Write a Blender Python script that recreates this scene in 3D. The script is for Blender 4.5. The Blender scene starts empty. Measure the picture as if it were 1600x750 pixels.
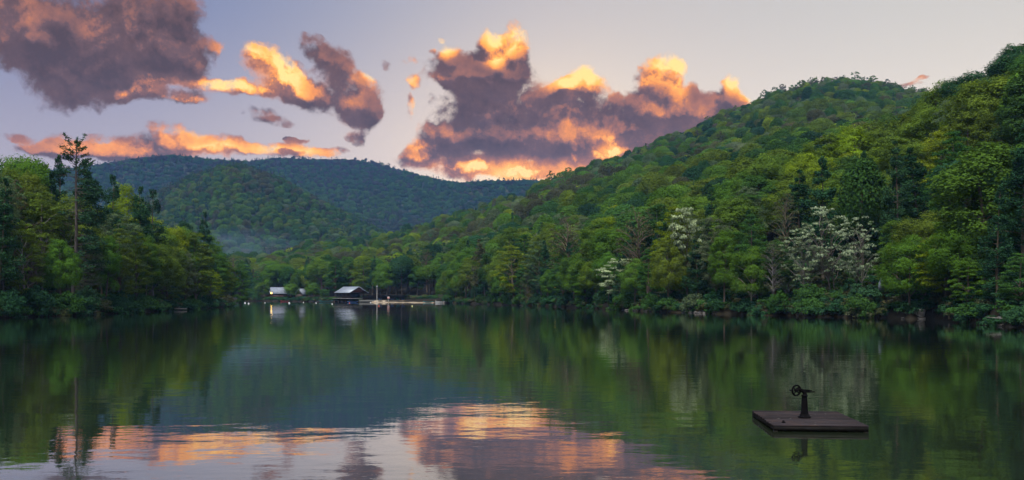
import bpy, math, random
import numpy as np
from mathutils import Vector

HAZE_D = 0.000072
SC = bpy.context.scene
COL = SC.collection
R = math.radians
F, HOR, CAMH = 1400.0, 461.0, 3.4          # focal length and horizon in photo pixels, eye height in metres
rng = np.random.default_rng(7)
random.seed(7)

def wx(px, Y): return (px - 800.0) / F * Y
def wz(py, Y): return CAMH + (HOR - py) / F * Y

# ------------------------------------------------------------------ node helpers
class S:
    """A socket with arithmetic."""
    def __init__(s, nt, sock): s.nt, s.k = nt, sock
    def _m(s, op, *o, clamp=False):
        n = s.nt.nodes.new('ShaderNodeMath'); n.operation = op; n.use_clamp = clamp
        for i, v in enumerate((s,) + o):
            if isinstance(v, S): s.nt.links.new(v.k, n.inputs[i])
            else: n.inputs[i].default_value = v
        return S(s.nt, n.outputs[0])
    def __add__(s, o): return s._m('ADD', o)
    def __radd__(s, o): return s._m('ADD', o)
    def __sub__(s, o): return s._m('SUBTRACT', o)
    def __rsub__(s, o): return (s * -1.0) + o
    def __mul__(s, o): return s._m('MULTIPLY', o)
    def __rmul__(s, o): return s._m('MULTIPLY', o)
    def __truediv__(s, o): return s._m('DIVIDE', o)
    def clamp(s): return s._m('ADD', 0.0, clamp=True)
    def step(s, a, b, smooth=True):
        n = s.nt.nodes.new('ShaderNodeMapRange'); n.interpolation_type = 'SMOOTHSTEP' if smooth else 'LINEAR'
        s.nt.links.new(s.k, n.inputs['Value']); n.inputs['From Min'].default_value = a; n.inputs['From Max'].default_value = b
        n.inputs['To Min'].default_value = 0; n.inputs['To Max'].default_value = 1
        return S(s.nt, n.outputs[0])

def noise(nt, vec, scale, detail=4, rough=.55, dist=0, w=None, out='Fac'):
    n = nt.nodes.new('ShaderNodeTexNoise'); n.inputs['Scale'].default_value = scale
    n.inputs['Detail'].default_value = detail; n.inputs['Roughness'].default_value = rough
    n.inputs['Distortion'].default_value = dist
    if vec is not None: nt.links.new(vec, n.inputs['Vector'])
    return S(nt, n.outputs[out])

def mixc(nt, fac, a, b, mode='MIX'):
    n = nt.nodes.new('ShaderNodeMix'); n.data_type = 'RGBA'; n.blend_type = mode; n.clamp_factor = True
    for sock, v in ((n.inputs['Factor'], fac), (n.inputs[6], a), (n.inputs[7], b)):
        if isinstance(v, S): nt.links.new(v.k, sock)
        elif isinstance(v, (tuple, list)): sock.default_value = (*v[:3], 1)
        else: sock.default_value = v
    return S(nt, n.outputs[2])

def ramp(nt, fac, stops):
    n = nt.nodes.new('ShaderNodeValToRGB'); e = n.color_ramp.elements
    while len(e) < len(stops): e.new(0.5)
    for el, (p, c) in zip(e, stops): el.position = p; el.color = (*c, 1)
    nt.links.new(fac.k, n.inputs[0])
    return S(nt, n.outputs[0])

def vmath(nt, op, a, b=None):
    n = nt.nodes.new('ShaderNodeVectorMath'); n.operation = op
    for i, v in enumerate((a, b)):
        if v is None: continue
        if isinstance(v, S): nt.links.new(v.k, n.inputs[i])
        elif isinstance(v, (tuple, list)): n.inputs[i].default_value = v
        else: nt.links.new(v, n.inputs[i])
    return n

def new_mat(name):
    m = bpy.data.materials.new(name); m.use_nodes = True
    nt = m.node_tree; nt.nodes.clear()
    out = nt.nodes.new('ShaderNodeOutputMaterial')
    return m, nt, out
# ------------------------------------------------------------------ the sky
SUN_EL, SUN_AZ = R(6.2), math.atan((845 - 800) / F)
W = bpy.data.worlds.new('World'); SC.world = W; W.use_nodes = True
nt = W.node_tree; nt.nodes.clear()

def px_dir(px, py):
    az = math.atan((px - 800) / F)
    return az, math.atan((HOR - py) / F * math.cos(az))

# cloud banks: centre x, centre y, half width, half height, tilt (degrees, + = rising to the right), weight
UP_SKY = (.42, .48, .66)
# (px table)
BANKS = [
 (155,56,142,60,0,1.0),(195,88,70,52,0,.9),(100,84,72,52,0,.9),(271,56,62,50,-10,1.0),(290,94,40,24,-14,.9),(85,138,46,32,0,.95),(143,138,42,27,0,.9),(20,40,66,52,0,.9),(287,14,34,26,0,.8),(341,74,15,10,20,.7),
 (326,132,92,12,-2,1.1),(217,143,44,11,13,1.0),(290,153,50,9,2,1.0),
 (434,112,60,30,-24,1.0),(492,66,27,18,-35,.85),(523,97,30,27,-40,.95),(554,143,50,34,-45,1.05),(570,182,34,29,0,1.0),(494,155,27,27,0,.95),(458,132,36,22,-30,.9),
 (395,178,52,12,4,.8),(432,189,28,8,-6,.75),
 (217,231,145,19,1,.95),(271,209,42,17,-12,.9),(352,230,54,15,-4,.85),(97,234,62,11,2,.85),(160,240,110,12,0,.9),(18,211,27,6,-6,.75),
 (446,237,54,11,0,.85),(465,220,18,4,0,.7),(515,236,30,7,0,.7),(554,217,22,10,-20,.6),(605,105,12,8,-50,.6),
 (636,96,20,10,15,.8),(712,112,52,27,-8,1.0),(708,84,21,18,0,1.0),(766,94,28,23,-25,1.0),(806,64,25,27,20,1.0),(766,60,18,17,20,.95),(804,101,26,24,0,.95),(776,116,46,20,0,1.0),(694,63,8,5,0,.7),(678,79,7,6,0,.7),
 (648,132,11,13,25,.85),(641,172,8,18,0,.8),(738,130,52,22,-10,1.0),
 (804,180,92,54,0,1.1),(718,190,58,38,-10,1.0),(892,174,60,46,0,1.0),(876,130,17,13,0,.9),(912,125,33,21,-15,1.0),
 (1032,114,37,31,10,1.0),(1028,152,46,28,0,1.0),(960,153,9,9,0,.75),(982,184,54,30,0,.95),(1052,174,62,34,0,1.0),(1082,135,9,9,0,.65),
 (1140,132,17,19,0,.95),(1156,156,40,14,-18,.95),(1112,168,42,23,0,.95),
 (828,226,112,27,-3,1.05),(940,226,84,34,0,1.0),(1020,202,84,32,15,1.0),(915,258,84,22,12,.9),
 (660,236,30,17,20,1.0),(645,252,34,15,0,.9),(690,215,40,18,-20,.75),(702,255,64,21,-10,1.0),(772,262,64,17,-2,.95),(845,266,40,12,0,.6),
 (1442,126,16,3.5,15,.5),(1425,136,24,3.5,0,.55),
]
# low sunlight put into the cloud colour: same columns
GOLD = [
 (425,110,64,34,-14,1.0),(318,131,95,10,0,.75),(228,143,45,8,10,.55),(295,154,50,6,0,.5),
 (205,238,170,15,0,.34),(290,210,50,14,0,.42),(345,237,60,12,0,.6),(462,236,70,8,0,.5),(582,118,11,7,-30,.75),(535,205,45,12,0,.3),
 (806,62,26,22,30,.95),(766,58,16,18,40,.8),(704,76,18,12,0,.7),(774,92,14,14,-45,.6),(690,122,14,10,0,.4),(690,66,12,8,0,.7),
 (914,118,36,20,-25,1.0),(876,131,20,11,0,.9),(890,165,14,30,0,.35),
 (1040,100,36,22,10,.85),(1060,118,14,22,0,.6),(1002,128,9,10,0,.7),(1143,124,15,14,0,.9),(1178,154,24,9,-30,.85),
 (835,272,95,15,0,1.3),(955,236,20,17,30,1.5),(780,260,50,15,0,.7),(700,262,90,16,0,.62),(655,226,18,10,0,.55),(648,150,16,50,0,.6),
 (900,260,95,22,10,.34),(1020,225,90,28,28,.30),(735,150,60,26,0,.11),(930,215,80,32,0,.13),(820,205,60,30,0,.10),(690,215,40,24,0,.2),(1000,170,50,24,0,.08),(1060,150,40,30,0,.12),(560,140,30,40,-40,.16),
 (150,40,40,16,-30,.14),(230,60,60,22,20,.10),(110,150,60,20,0,.16),(20,40,50,30,30,.10),(1440,128,30,8,0,.15),
]


def px_box(cx, cy, rx, ry, rot):
    c, s_ = abs(math.cos(R(rot))), abs(math.sin(R(rot)))
    return cx - (rx*c + ry*s_), cx + (rx*c + ry*s_)

def gauss_sum(nt, q, l, table, flat=False):
    """sum of w*exp(-.9 r^2) over tilted ellipses in azimuth / elevation, r^2 expanded as a quadratic"""
    tot = None
    for (cx, cy, rx, ry, rot, w) in table:
        a, e = px_dir(cx, cy)
        k = math.cos(a) ** 2
        c, s_ = math.cos(R(rot)), math.sin(R(rot))
        P = np.array([c, s_]) * (F / rx / k); Q = np.array([-s_, c]) * (F / ry)
        M = np.outer(P, P) + np.outer(Q, Q); m0 = np.array([a, e])
        b = -2 * M @ m0; cc = m0 @ M @ m0
        d1 = S(nt, vmath(nt, 'DOT_PRODUCT', q, (-.9*M[0,0], -.9*2*M[0,1], -.9*M[1,1])).outputs['Value'])
        d2 = S(nt, vmath(nt, 'DOT_PRODUCT', l, (-.9*b[0], -.9*b[1], -.9*cc)).outputs['Value'])
        r2 = d1 + d2
        if flat: g = (r2 * r2)._m('MULTIPLY_ADD', -.95, math.log(w))._m('EXPONENT')      # flat inside, falling quickly at the rim
        else: g = (r2 + math.log(w))._m('EXPONENT')
        tot = g if tot is None else tot + g
    return tot

def in_range(table, x0, x1, m):
    out = []
    for t in table:
        a, b = px_box(*t[:5]); h = (b - a) / 2; c = (a + b) / 2
        if c + h * m + 25 > x0 and c - h * m - 25 < x1: out.append(t)
    return out

def cloud_group(tag, x0, x1):
    """direction -> density and gold of the cloud banks between two azimuths"""
    G = bpy.data.node_groups.new('cloud_field_' + tag, 'ShaderNodeTree')
    G.interface.new_socket('Dir', in_out='INPUT', socket_type='NodeSocketVector')
    G.interface.new_socket('Density', in_out='OUTPUT', socket_type='NodeSocketFloat')
    G.interface.new_socket('Gold', in_out='OUTPUT', socket_type='NodeSocketFloat')
    gi = G.nodes.new('NodeGroupInput'); go = G.nodes.new('NodeGroupOutput')
    gd = gi.outputs[0]
    warp = vmath(G, 'SUBTRACT', noise(G, gd, 15, 6, .62, out='Color'), (.5, .5, .5))
    wsc = G.nodes.new('ShaderNodeVectorMath'); wsc.operation = 'SCALE'; wsc.inputs['Scale'].default_value = .030
    G.links.new(warp.outputs[0], wsc.inputs[0])
    wd = vmath(G, 'ADD', gd, wsc.outputs[0]).outputs[0]
    sep = G.nodes.new('ShaderNodeSeparateXYZ'); G.links.new(wd, sep.inputs[0])
    X_, Y_, Z_ = (S(G, o) for o in sep.outputs)
    u = X_._m('ARCTAN2', Y_); v = Z_._m('ARCSINE')
    def comb(a, b, c):
        n = G.nodes.new('ShaderNodeCombineXYZ')
        for i_, x_ in enumerate((a, b, c)):
            if isinstance(x_, S): G.links.new(x_.k, n.inputs[i_])
            else: n.inputs[i_].default_value = x_
        return n.outputs[0]
    q = comb(u * u, u * v, v * v); l = comb(u, v, 1.0)
    fb = noise(G, gd, 14, 10, .63)
    fine = noise(G, wd, 62, 6, .68)
    vo = G.nodes.new('ShaderNodeTexVoronoi'); vo.feature = 'SMOOTH_F1'; vo.inputs['Scale'].default_value = 26; vo.inputs['Smoothness'].default_value = .25
    vo.inputs['Detail'].default_value = 3; vo.inputs['Roughness'].default_value = .55
    G.links.new(wd, vo.inputs['Vector'])
    bump = S(G, vo.outputs['Distance'])
    base = gauss_sum(G, q, l, in_range(BANKS, x0, x1, 1.9), True)
    lift = base.step(.06, .30)
    dens = base * .95 - CLOUD_T + (fb - .5) * 1.75 + (.42 - bump) * .85 + (fine - .5) * 1.5
    dens = dens * lift - (1.0 - lift) * .5
    gold = gauss_sum(G, q, l, in_range(GOLD, x0, x1, 2.0))
    G.links.new(dens.k, go.inputs['Density']); G.links.new(gold.k, go.inputs['Gold'])
    return G
CLOUD_T = -.05

tc = nt.nodes.new('ShaderNodeTexCoord'); D = tc.outputs['Generated']
sp = nt.nodes.new('ShaderNodeSeparateXYZ'); nt.links.new(D, sp.inputs[0])
dx, dy, dz = (S(nt, o) for o in sp.outputs)
az = dx._m('ARCTAN2', dy); el = dz._m('ARCSINE')
sky = nt.nodes.new('ShaderNodeTexSky'); sky.sky_type = 'NISHITA'; sky.sun_disc = False
sky.sun_elevation = SUN_EL; sky.sun_rotation = SUN_AZ
sky.altitude = 500; sky.air_density = 1.0; sky.dust_density = 1.0; sky.ozone_density = 2.0
nish = S(nt, sky.outputs[0])
# evening tints: slate violet high on the left, warm cream low on the right
side = az.step(-.55, .55)
lo = mixc(nt, side, (.44, .35, .37), (.96, .78, .60))
hi = mixc(nt, side, (.135, .165, .32), (.57, .53, .475))
grad = mixc(nt, el.step(.06, .33), lo, hi)
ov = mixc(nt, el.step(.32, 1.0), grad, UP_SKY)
ov = mixc(nt, (dy * -1.0).step(.05, .6), ov, (.70, .70, .76))     # unseen sky behind the camera, brightened to light the tree fronts
sun_dir = (math.sin(SUN_AZ) * math.cos(SUN_EL), math.cos(SUN_AZ) * math.cos(SUN_EL), math.sin(SUN_EL))
dt = S(nt, vmath(nt, 'DOT_PRODUCT', D, sun_dir).outputs['Value'])
glow = (((1.0 - dt) * -260.0)._m('EXPONENT'))
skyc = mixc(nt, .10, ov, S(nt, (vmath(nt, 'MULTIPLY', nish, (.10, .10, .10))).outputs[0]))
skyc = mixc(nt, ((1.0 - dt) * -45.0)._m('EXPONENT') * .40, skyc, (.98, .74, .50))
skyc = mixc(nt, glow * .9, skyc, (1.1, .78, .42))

def background(c):
    bg = nt.nodes.new('ShaderNodeBackground'); bg.inputs['Strength'].default_value = 1.0
    nt.links.new(c.k, bg.inputs['Color']); return bg.outputs[0]
mott = noise(nt, D, 24, 9, .72)
slow = noise(nt, D, 7, 3, .5)
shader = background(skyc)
EDGES = [(-400, 372), (372, 605), (605, 850), (850, 1240), (1240, 1700)]
for i, (x0, x1) in enumerate(EDGES):
    G = cloud_group(str(i), x0, x1)
    g0 = nt.nodes.new('ShaderNodeGroup'); g0.node_tree = G; nt.links.new(D, g0.inputs[0])
    g1 = nt.nodes.new('ShaderNodeGroup'); g1.node_tree = G
    nt.links.new(vmath(nt, 'ADD', D, (.005, 0, .012)).outputs[0], g1.inputs[0])
    d0, gold0, d1 = S(nt, g0.outputs[0]), S(nt, g0.outputs[1]), S(nt, g1.outputs[0])
    alpha = d0.step(-.20, .56)
    thin = (d0.clamp() * -2.2)._m('EXPONENT')
    rim = ((d0 - d1) * 1.35).clamp()
    t = gold0 * (.30 + .42 * thin + .70 * rim) * (.5 + 1.0 * mott) + thin * .08 + rim * .15 + (mott - .5) * .52 + (slow - .5) * .34 + .015
    cloudc = ramp(nt, t.clamp(), [(0.0, (.074, .036, .028)), (.15, (.140, .068, .056)), (.31, (.37, .135, .070)), (.50, (.86, .28, .040)), (.74, (1.10, .48, .060)), (1.0, (1.16, .72, .22))])
    b_ = background(mixc(nt, alpha, skyc, cloudc))
    a0, a1 = math.atan((x0 - 800) / F), math.atan((x1 - 800) / F)
    inside = az._m('GREATER_THAN', a0) * az._m('LESS_THAN', a1) * el._m('GREATER_THAN', .02) * el._m('LESS_THAN', .42)
    ms = nt.nodes.new('ShaderNodeMixShader'); nt.links.new(inside.k, ms.inputs[0]); nt.links.new(shader, ms.inputs[1]); nt.links.new(b_, ms.inputs[2])
    shader = ms.outputs[0]
wo = nt.nodes.new('ShaderNodeOutputWorld'); nt.links.new(shader, wo.inputs[0])
W.cycles.sampling_method = 'MANUAL'; W.cycles.sample_map_resolution = 512

# an added fill lamp, above and behind the camera, standing in for the twilight vault: it lights crowns from above and leaves no crisp shadow
sl = bpy.data.lights.new('sky_fill', 'SUN'); sl.energy = 5.0; sl.angle = R(28); sl.color = (1, .95, .86)
so = bpy.data.objects.new('sky_fill', sl); COL.objects.link(so)
key = Vector((-.22, -.42, .88)).normalized()
so.rotation_euler = (-key).to_track_quat('-Z', 'Y').to_euler(); so.location = key * 4000

cam = bpy.data.cameras.new('camera'); co = bpy.data.objects.new('camera', cam); COL.objects.link(co)
co.location = (0, 0, CAMH); co.rotation_euler = (R(90), 0, 0)
cam.sensor_width = 36; cam.lens = F / 1600 * 36; cam.shift_y = (HOR - 375) / 1600; cam.clip_end = 20000
SC.camera = co
SC.view_settings.view_transform = 'Standard'; SC.view_settings.look = 'None'; SC.view_settings.gamma = 1
SC.view_settings.exposure = 0.32; SC.view_settings.use_curve_mapping = False
SC.cycles.use_denoising = True
SC.cycles.max_bounces = 5; SC.cycles.diffuse_bounces = 2; SC.cycles.glossy_bounces = 3; SC.cycles.transmission_bounces = 3
SC.cycles.volume_bounces = 0; SC.cycles.caustics_reflective = False; SC.cycles.caustics_refractive = False
# ------------------------------------------------------------------ mesh helpers
def link(name, me, mats=(), parent=None, smooth=False):
    for m in (mats if isinstance(mats, (tuple, list)) else (mats,)): me.materials.append(m)
    o = bpy.data.objects.new(name, me); COL.objects.link(o)
    if parent is not None: o.parent = parent
    return o

def tag(o, label=None, cat=None, group=None, kind=None):
    if label: o['label'] = label
    if cat: o['category'] = cat
    if group: o['group'] = group
    if kind: o['kind'] = kind
    return o

def empty(name, loc, rz=0.0, label=None, cat=None, group=None):
    o = bpy.data.objects.new(name, None); COL.objects.link(o)
    o.location = loc; o.rotation_euler = (0, 0, rz); o.empty_display_size = .5
    return tag(o, label, cat, group)

def np_mesh(name, verts, quads, attr=None, mat_idx=None, smooth=None):
    """mesh from numpy arrays: verts (N,3), quads (M,4); attr = float per face; mat_idx = int per face"""
    me = bpy.data.meshes.new(name)
    verts = np.asarray(verts, np.float32); quads = np.asarray(quads, np.int32)
    me.vertices.add(len(verts)); me.vertices.foreach_set('co', verts.ravel())
    me.loops.add(quads.size); me.loops.foreach_set('vertex_index', quads.ravel())
    me.polygons.add(len(quads)); me.polygons.foreach_set('loop_start', np.arange(len(quads), dtype=np.int32) * 4)
    me.polygons.foreach_set('loop_total', np.full(len(quads), 4, np.int32))
    if mat_idx is not None: me.polygons.foreach_set('material_index', np.asarray(mat_idx, np.int32))
    if smooth is not None: me.polygons.foreach_set('use_smooth', np.full(len(quads), smooth, bool) if np.isscalar(smooth) else np.asarray(smooth, bool))
    me.update(calc_edges=True)
    if attr is not None:
        a = me.attributes.new('lv', 'FLOAT', 'FACE'); a.data.foreach_set('value', np.asarray(attr, np.float32))
    return me

class MB:
    """collects quads for one mesh"""
    def __init__(s): s.v, s.q, s.n = [], [], 0
    def add(s, v, q):
        v = np.asarray(v, float); q = np.asarray(q, int)
        s.v.append(v); s.q.append(q + s.n); s.n += len(v)
    def box(s, c, size, rz=0.0, M=None):
        d = np.array(size) / 2
        p = np.array([(x, y, z) for x in (-1, 1) for y in (-1, 1) for z in (-1, 1)]) * d
        if M is not None: p = p @ np.array(M).T
        if rz: p = p @ np.array([[math.cos(rz), math.sin(rz), 0], [-math.sin(rz), math.cos(rz), 0], [0, 0, 1]])
        s.add(p + np.array(c), [(0,1,3,2), (4,6,7,5), (0,4,5,1), (2,3,7,6), (0,2,6,4), (1,5,7,3)])
        return s
    def tube(s, pts, rad, sides=6, cap=True):
        pts = np.asarray(pts, float); rad = np.broadcast_to(np.asarray(rad, float), (len(pts),))
        tang = np.gradient(pts, axis=0); tang /= np.linalg.norm(tang, axis=1)[:, None] + 1e-9
        ref = np.array([1., 0, 0]) if abs(tang[0, 0]) < .8 else np.array([0, 1., 0])
        a = np.linspace(0, 2 * np.pi, sides, endpoint=False)
        rows = []
        for p, t, r in zip(pts, tang, rad):
            u_ = np.cross(t, ref); u_ /= np.linalg.norm(u_); w_ = np.cross(t, u_)
            rows.append(p + r * (np.cos(a)[:, None] * u_ + np.sin(a)[:, None] * w_))
        v = np.concatenate(rows); q = []
        for i in range(len(pts) - 1):
            for j in range(sides):
                k = (j + 1) % sides
                q.append((i*sides+j, i*sides+k, (i+1)*sides+k, (i+1)*sides+j))
        if cap and sides in (4, 6, 8):
            for b in (0, (len(pts) - 1) * sides):
                for j in range(1, sides - 2, 2): q.append((b, b+j, b+j+1, b+j+2))
        s.add(v, q); return s
    def lathe(s, prof, c, sides=16):
        """prof = (radius, z) list about a vertical axis at c"""
        a = np.linspace(0, 2 * np.pi, sides, endpoint=False)
        v = np.concatenate([np.stack([r*np.cos(a)+c[0], r*np.sin(a)+c[1], np.full(sides, z+c[2])], 1) for r, z in prof]); q = []
        for i in range(len(prof) - 1):
            for j in range(sides):
                k = (j + 1) % sides; q.append((i*sides+j, i*sides+k, (i+1)*sides+k, (i+1)*sides+j))
        s.add(v, q); return s
    def mesh(s, name, smooth=None):
        return np_mesh(name, np.concatenate(s.v), np.concatenate(s.q), smooth=smooth)
    def build(s, name, mat, parent=None, smooth=None):
        return link(name, s.mesh(name, smooth), mat, parent)

def leaves(cent, nrm, size, aspect, r, fold=0.0):
    """one rhombic leaf spray per centre; returns verts, quads"""
    n = len(cent)
    nrm = nrm / (np.linalg.norm(nrm, axis=1)[:, None] + 1e-9)
    t = r.normal(size=(n, 3)); t -= (t * nrm).sum(1)[:, None] * nrm
    t /= np.linalg.norm(t, axis=1)[:, None] + 1e-9
    b = np.cross(nrm, t)
    L = (size * .5)[:, None]; Wd = (size * .5 * aspect)[:, None]
    v = np.stack([cent - t*L, cent + b*Wd, cent + t*L, cent - b*Wd], 1).reshape(-1, 3)
    return v, np.arange(n * 4).reshape(-1, 4)

# ------------------------------------------------------------------ materials
def leaf_mat(name, trans=.35, var=.40):
    m, nt, out = new_mat(name)
    at = nt.nodes.new('ShaderNodeAttribute'); at.attribute_type = 'INSTANCER'; at.attribute_name = 'tint'
    lv = nt.nodes.new('ShaderNodeAttribute'); lv.attribute_type = 'GEOMETRY'; lv.attribute_name = 'lv'
    l = S(nt, lv.outputs['Fac'])
    k = l * (2 * var) + (1 - var)
    sc = nt.nodes.new('ShaderNodeVectorMath'); sc.operation = 'SCALE'
    nt.links.new(at.outputs['Color'], sc.inputs[0]); nt.links.new(k.k, sc.inputs['Scale'])
    # younger, yellower leaves at the high end of the range
    c = mixc(nt, (l - .55) * .9, S(nt, sc.outputs[0]), S(nt, vmath(nt, 'MULTIPLY', sc.outputs[0], (1.16, 1.08, .7)).outputs[0]))
    d = nt.nodes.new('ShaderNodeBsdfDiffuse'); tr = nt.nodes.new('ShaderNodeBsdfTranslucent'); ms = nt.nodes.new('ShaderNodeMixShader')
    nt.links.new(c.k, d.inputs[0]); nt.links.new(c.k, tr.inputs[0]); ms.inputs[0].default_value = trans
    nt.links.new(d.outputs[0], ms.inputs[1]); nt.links.new(tr.outputs[0], ms.inputs[2]); nt.links.new(ms.outputs[0], out.inputs[0])
    return m

def simple(name, c, rough=.8, c2=None, scale=6.0, spec=.3, metal=0.0, stretch=None, bump=0.0, detail=5):
    m, nt, out = new_mat(name)
    p = nt.nodes.new('ShaderNodeBsdfPrincipled'); p.inputs['Roughness'].default_value = rough
    p.inputs['Specular IOR Level'].default_value = spec; p.inputs['Metallic'].default_value = metal
    tcn = nt.nodes.new('ShaderNodeTexCoord'); vec = tcn.outputs['Object']
    if stretch: vec = vmath(nt, 'MULTIPLY', vec, stretch).outputs[0]
    n = noise(nt, vec, scale, detail, .6)
    c2 = c2 or tuple(x * .55 for x in c)
    nt.links.new(mixc(nt, n.step(.32, .68), c2, c).k, p.inputs['Base Color'])
    if bump:
        b = nt.nodes.new('ShaderNodeBump'); b.inputs['Distance'].default_value = bump; nt.links.new(n.k, b.inputs['Height'])
        nt.links.new(b.outputs[0], p.inputs['Normal'])
    nt.links.new(p.outputs[0], out.inputs[0]); return m

LEAF = leaf_mat('leaf'); NEEDLE = leaf_mat('needle', .15, .5); PETAL = leaf_mat('petal', .3, .3)
def bark_mat():
    m, nt, out = new_mat('bark')
    at = nt.nodes.new('ShaderNodeAttribute'); at.attribute_type = 'INSTANCER'; at.attribute_name = 'bark'
    tcn = nt.nodes.new('ShaderNodeTexCoord')
    n = noise(nt, vmath(nt, 'MULTIPLY', tcn.outputs['Object'], (3, 3, .7)).outputs[0], 2.2, 6, .65)
    sc = nt.nodes.new('ShaderNodeVectorMath'); sc.operation = 'SCALE'
    nt.links.new(at.outputs['Color'], sc.inputs[0]); nt.links.new((n * 1.5 + .25).k, sc.inputs['Scale'])
    p = nt.nodes.new('ShaderNodeBsdfDiffuse'); nt.links.new(sc.outputs[0], p.inputs[0]); nt.links.new(p.outputs[0], out.inputs[0])
    return m
BARK = bark_mat()
# ------------------------------------------------------------------ tree prototypes
def limb(mb, a, b, r0, r1, r, sag=.0, up=.25, sides=5, n=5):
    a, b = np.array(a, float), np.array(b, float); L = np.linalg.norm(b - a)
    t = np.linspace(0, 1, n)[:, None]
    p = a + (b - a) * t
    p[:, 2] += (np.sin(np.pi * t[:, 0]) * up - sag * t[:, 0] ** 2) * L * .5
    p[1:-1] += r.normal(size=(n - 2, 3)) * L * .03
    mb.tube(p, np.linspace(r0, r1, n), sides, cap=False)

def trunk_line(H, r, lean=.03, n=9, wob=.012):
    z = np.linspace(0, H, n); d = r.normal(size=2) * lean
    p = np.stack([d[0] * z + np.cumsum(r.normal(size=n)) * wob * H * .3, d[1] * z + np.cumsum(r.normal(size=n)) * wob * H * .3, z], 1)
    p[0, :2] = 0
    return p

def on_line(p, z):
    return np.array([np.interp(z, p[:, 2], p[:, i]) for i in range(3)])

def broadleaf(seed, H=20., Rr=5., base=.22, K=46, N=7000, leaf=.36, flat=.75, rc=(.22, .36), peak=.45, open_=0.0, limbs=14, trunk_r=.28, stems=1, env_pow=.5):
    """trunk mesh and crown mesh of a deciduous tree"""
    r = np.random.default_rng(seed)
    tl = trunk_line(H * .86, r); mb = MB()
    if stems == 1:
        mb.tube(tl, np.linspace(1, .12, len(tl)) ** .8 * trunk_r * np.r_[1.45, np.ones(len(tl) - 1)], 7, cap=False)
    lines = [tl]
    if stems > 1:
        lines = []
        for s in range(stems):
            l = trunk_line(H * r.uniform(.7, .88), r, lean=.12); l[:, 0] += r.normal() * .25; l[:, 1] += r.normal() * .25
            mb.tube(l, np.linspace(1, .15, len(l)) * trunk_r * r.uniform(.6, 1), 6, cap=False); lines.append(l)
    zc0, zc1 = H * base, H
    cs, rs = [], []
    lob = r.uniform(0, 6.28, 3)
    tries = 0
    while len(cs) < K and tries < 6000:
        tries += 1
        h = r.uniform(0, 1) ** .85
        x = (h - peak) / (1 - peak) if h > peak else (peak - h) / peak
        env = Rr * max(.12, (1 - min(1, x) ** 2.2)) ** env_pow
        a = r.uniform(0, 2 * np.pi)
        env *= 1 + .16 * np.sin(2 * a + lob[0]) + .12 * np.sin(3 * a + lob[1] + h * 4)
        rad = Rr * r.uniform(*rc) * (1 - .35 * h)
        rho = max(0, env - rad * .7) * (r.uniform(.25, 1) ** .5)
        z = zc0 + h * (zc1 - zc0 - rad * .6)
        ax = on_line(lines[len(cs) % len(lines)], min(z, H * .8))
        c = np.array([ax[0] + rho * np.cos(a), ax[1] + rho * np.sin(a), z])
        if any(np.linalg.norm((c - q) * (1, 1, 1.2)) < (rad + s) * (.50 + open_) for q, s in zip(cs, rs)): continue
        cs.append(c); rs.append(rad)
    cs, rs = np.array(cs), np.array(rs)
    order = np.argsort(-rs)[:limbs] if limbs < len(cs) else np.arange(len(cs))
    for i in order:
        c = cs[i]; l = lines[i % len(lines)]
        z0 = np.clip(c[2] - np.hypot(*c[:2]) * r.uniform(.5, .9) - .5, H * base * .7, H * .8)
        rr = trunk_r * (1 - z0 / H) * .55 + .03
        limb(mb, on_line(l, z0), c, rr, .03, r)
    w = rs ** 2 * r.uniform(.6, 1.3, len(rs)); cnt = np.maximum(12, (w / w.sum() * N)).astype(int)
    C, NN, LV = [], [], []
    for c, rad, n in zip(cs, rs, cnt):
        d = r.normal(size=(n, 3)); d /= np.linalg.norm(d, axis=1)[:, None]
        d[:, 2] = np.where(d[:, 2] < -.35, -d[:, 2] * .6, d[:, 2])
        # bumpy clump: lobes on the shell
        ph = r.uniform(0, 6.28, 4)
        k = 1 + .18 * np.sin(5 * d[:, 0] + ph[0]) + .18 * np.sin(5 * d[:, 1] + ph[1]) + .12 * np.sin(9 * d[:, 2] + ph[2])
        q = rad * k * (r.uniform(.35, 1.08, n) ** .55)
        p = c + d * q[:, None] * np.array([1, 1, flat])
        C.append(p); NN.append(d * .8 + r.normal(size=(n, 3)) * .55 + (0, 0, .35))
        LV.append(np.clip(r.normal(.45, .17, n) + r.normal(0, .10), 0, 1))
    C = np.concatenate(C); NN = np.concatenate(NN); LV = np.concatenate(LV)
    v, q = leaves(C, NN, leaf * r.uniform(.65, 1.35, len(C)), .62, r)
    return mb.mesh('trunk', True), np_mesh('crown', v, q, LV)

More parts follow.
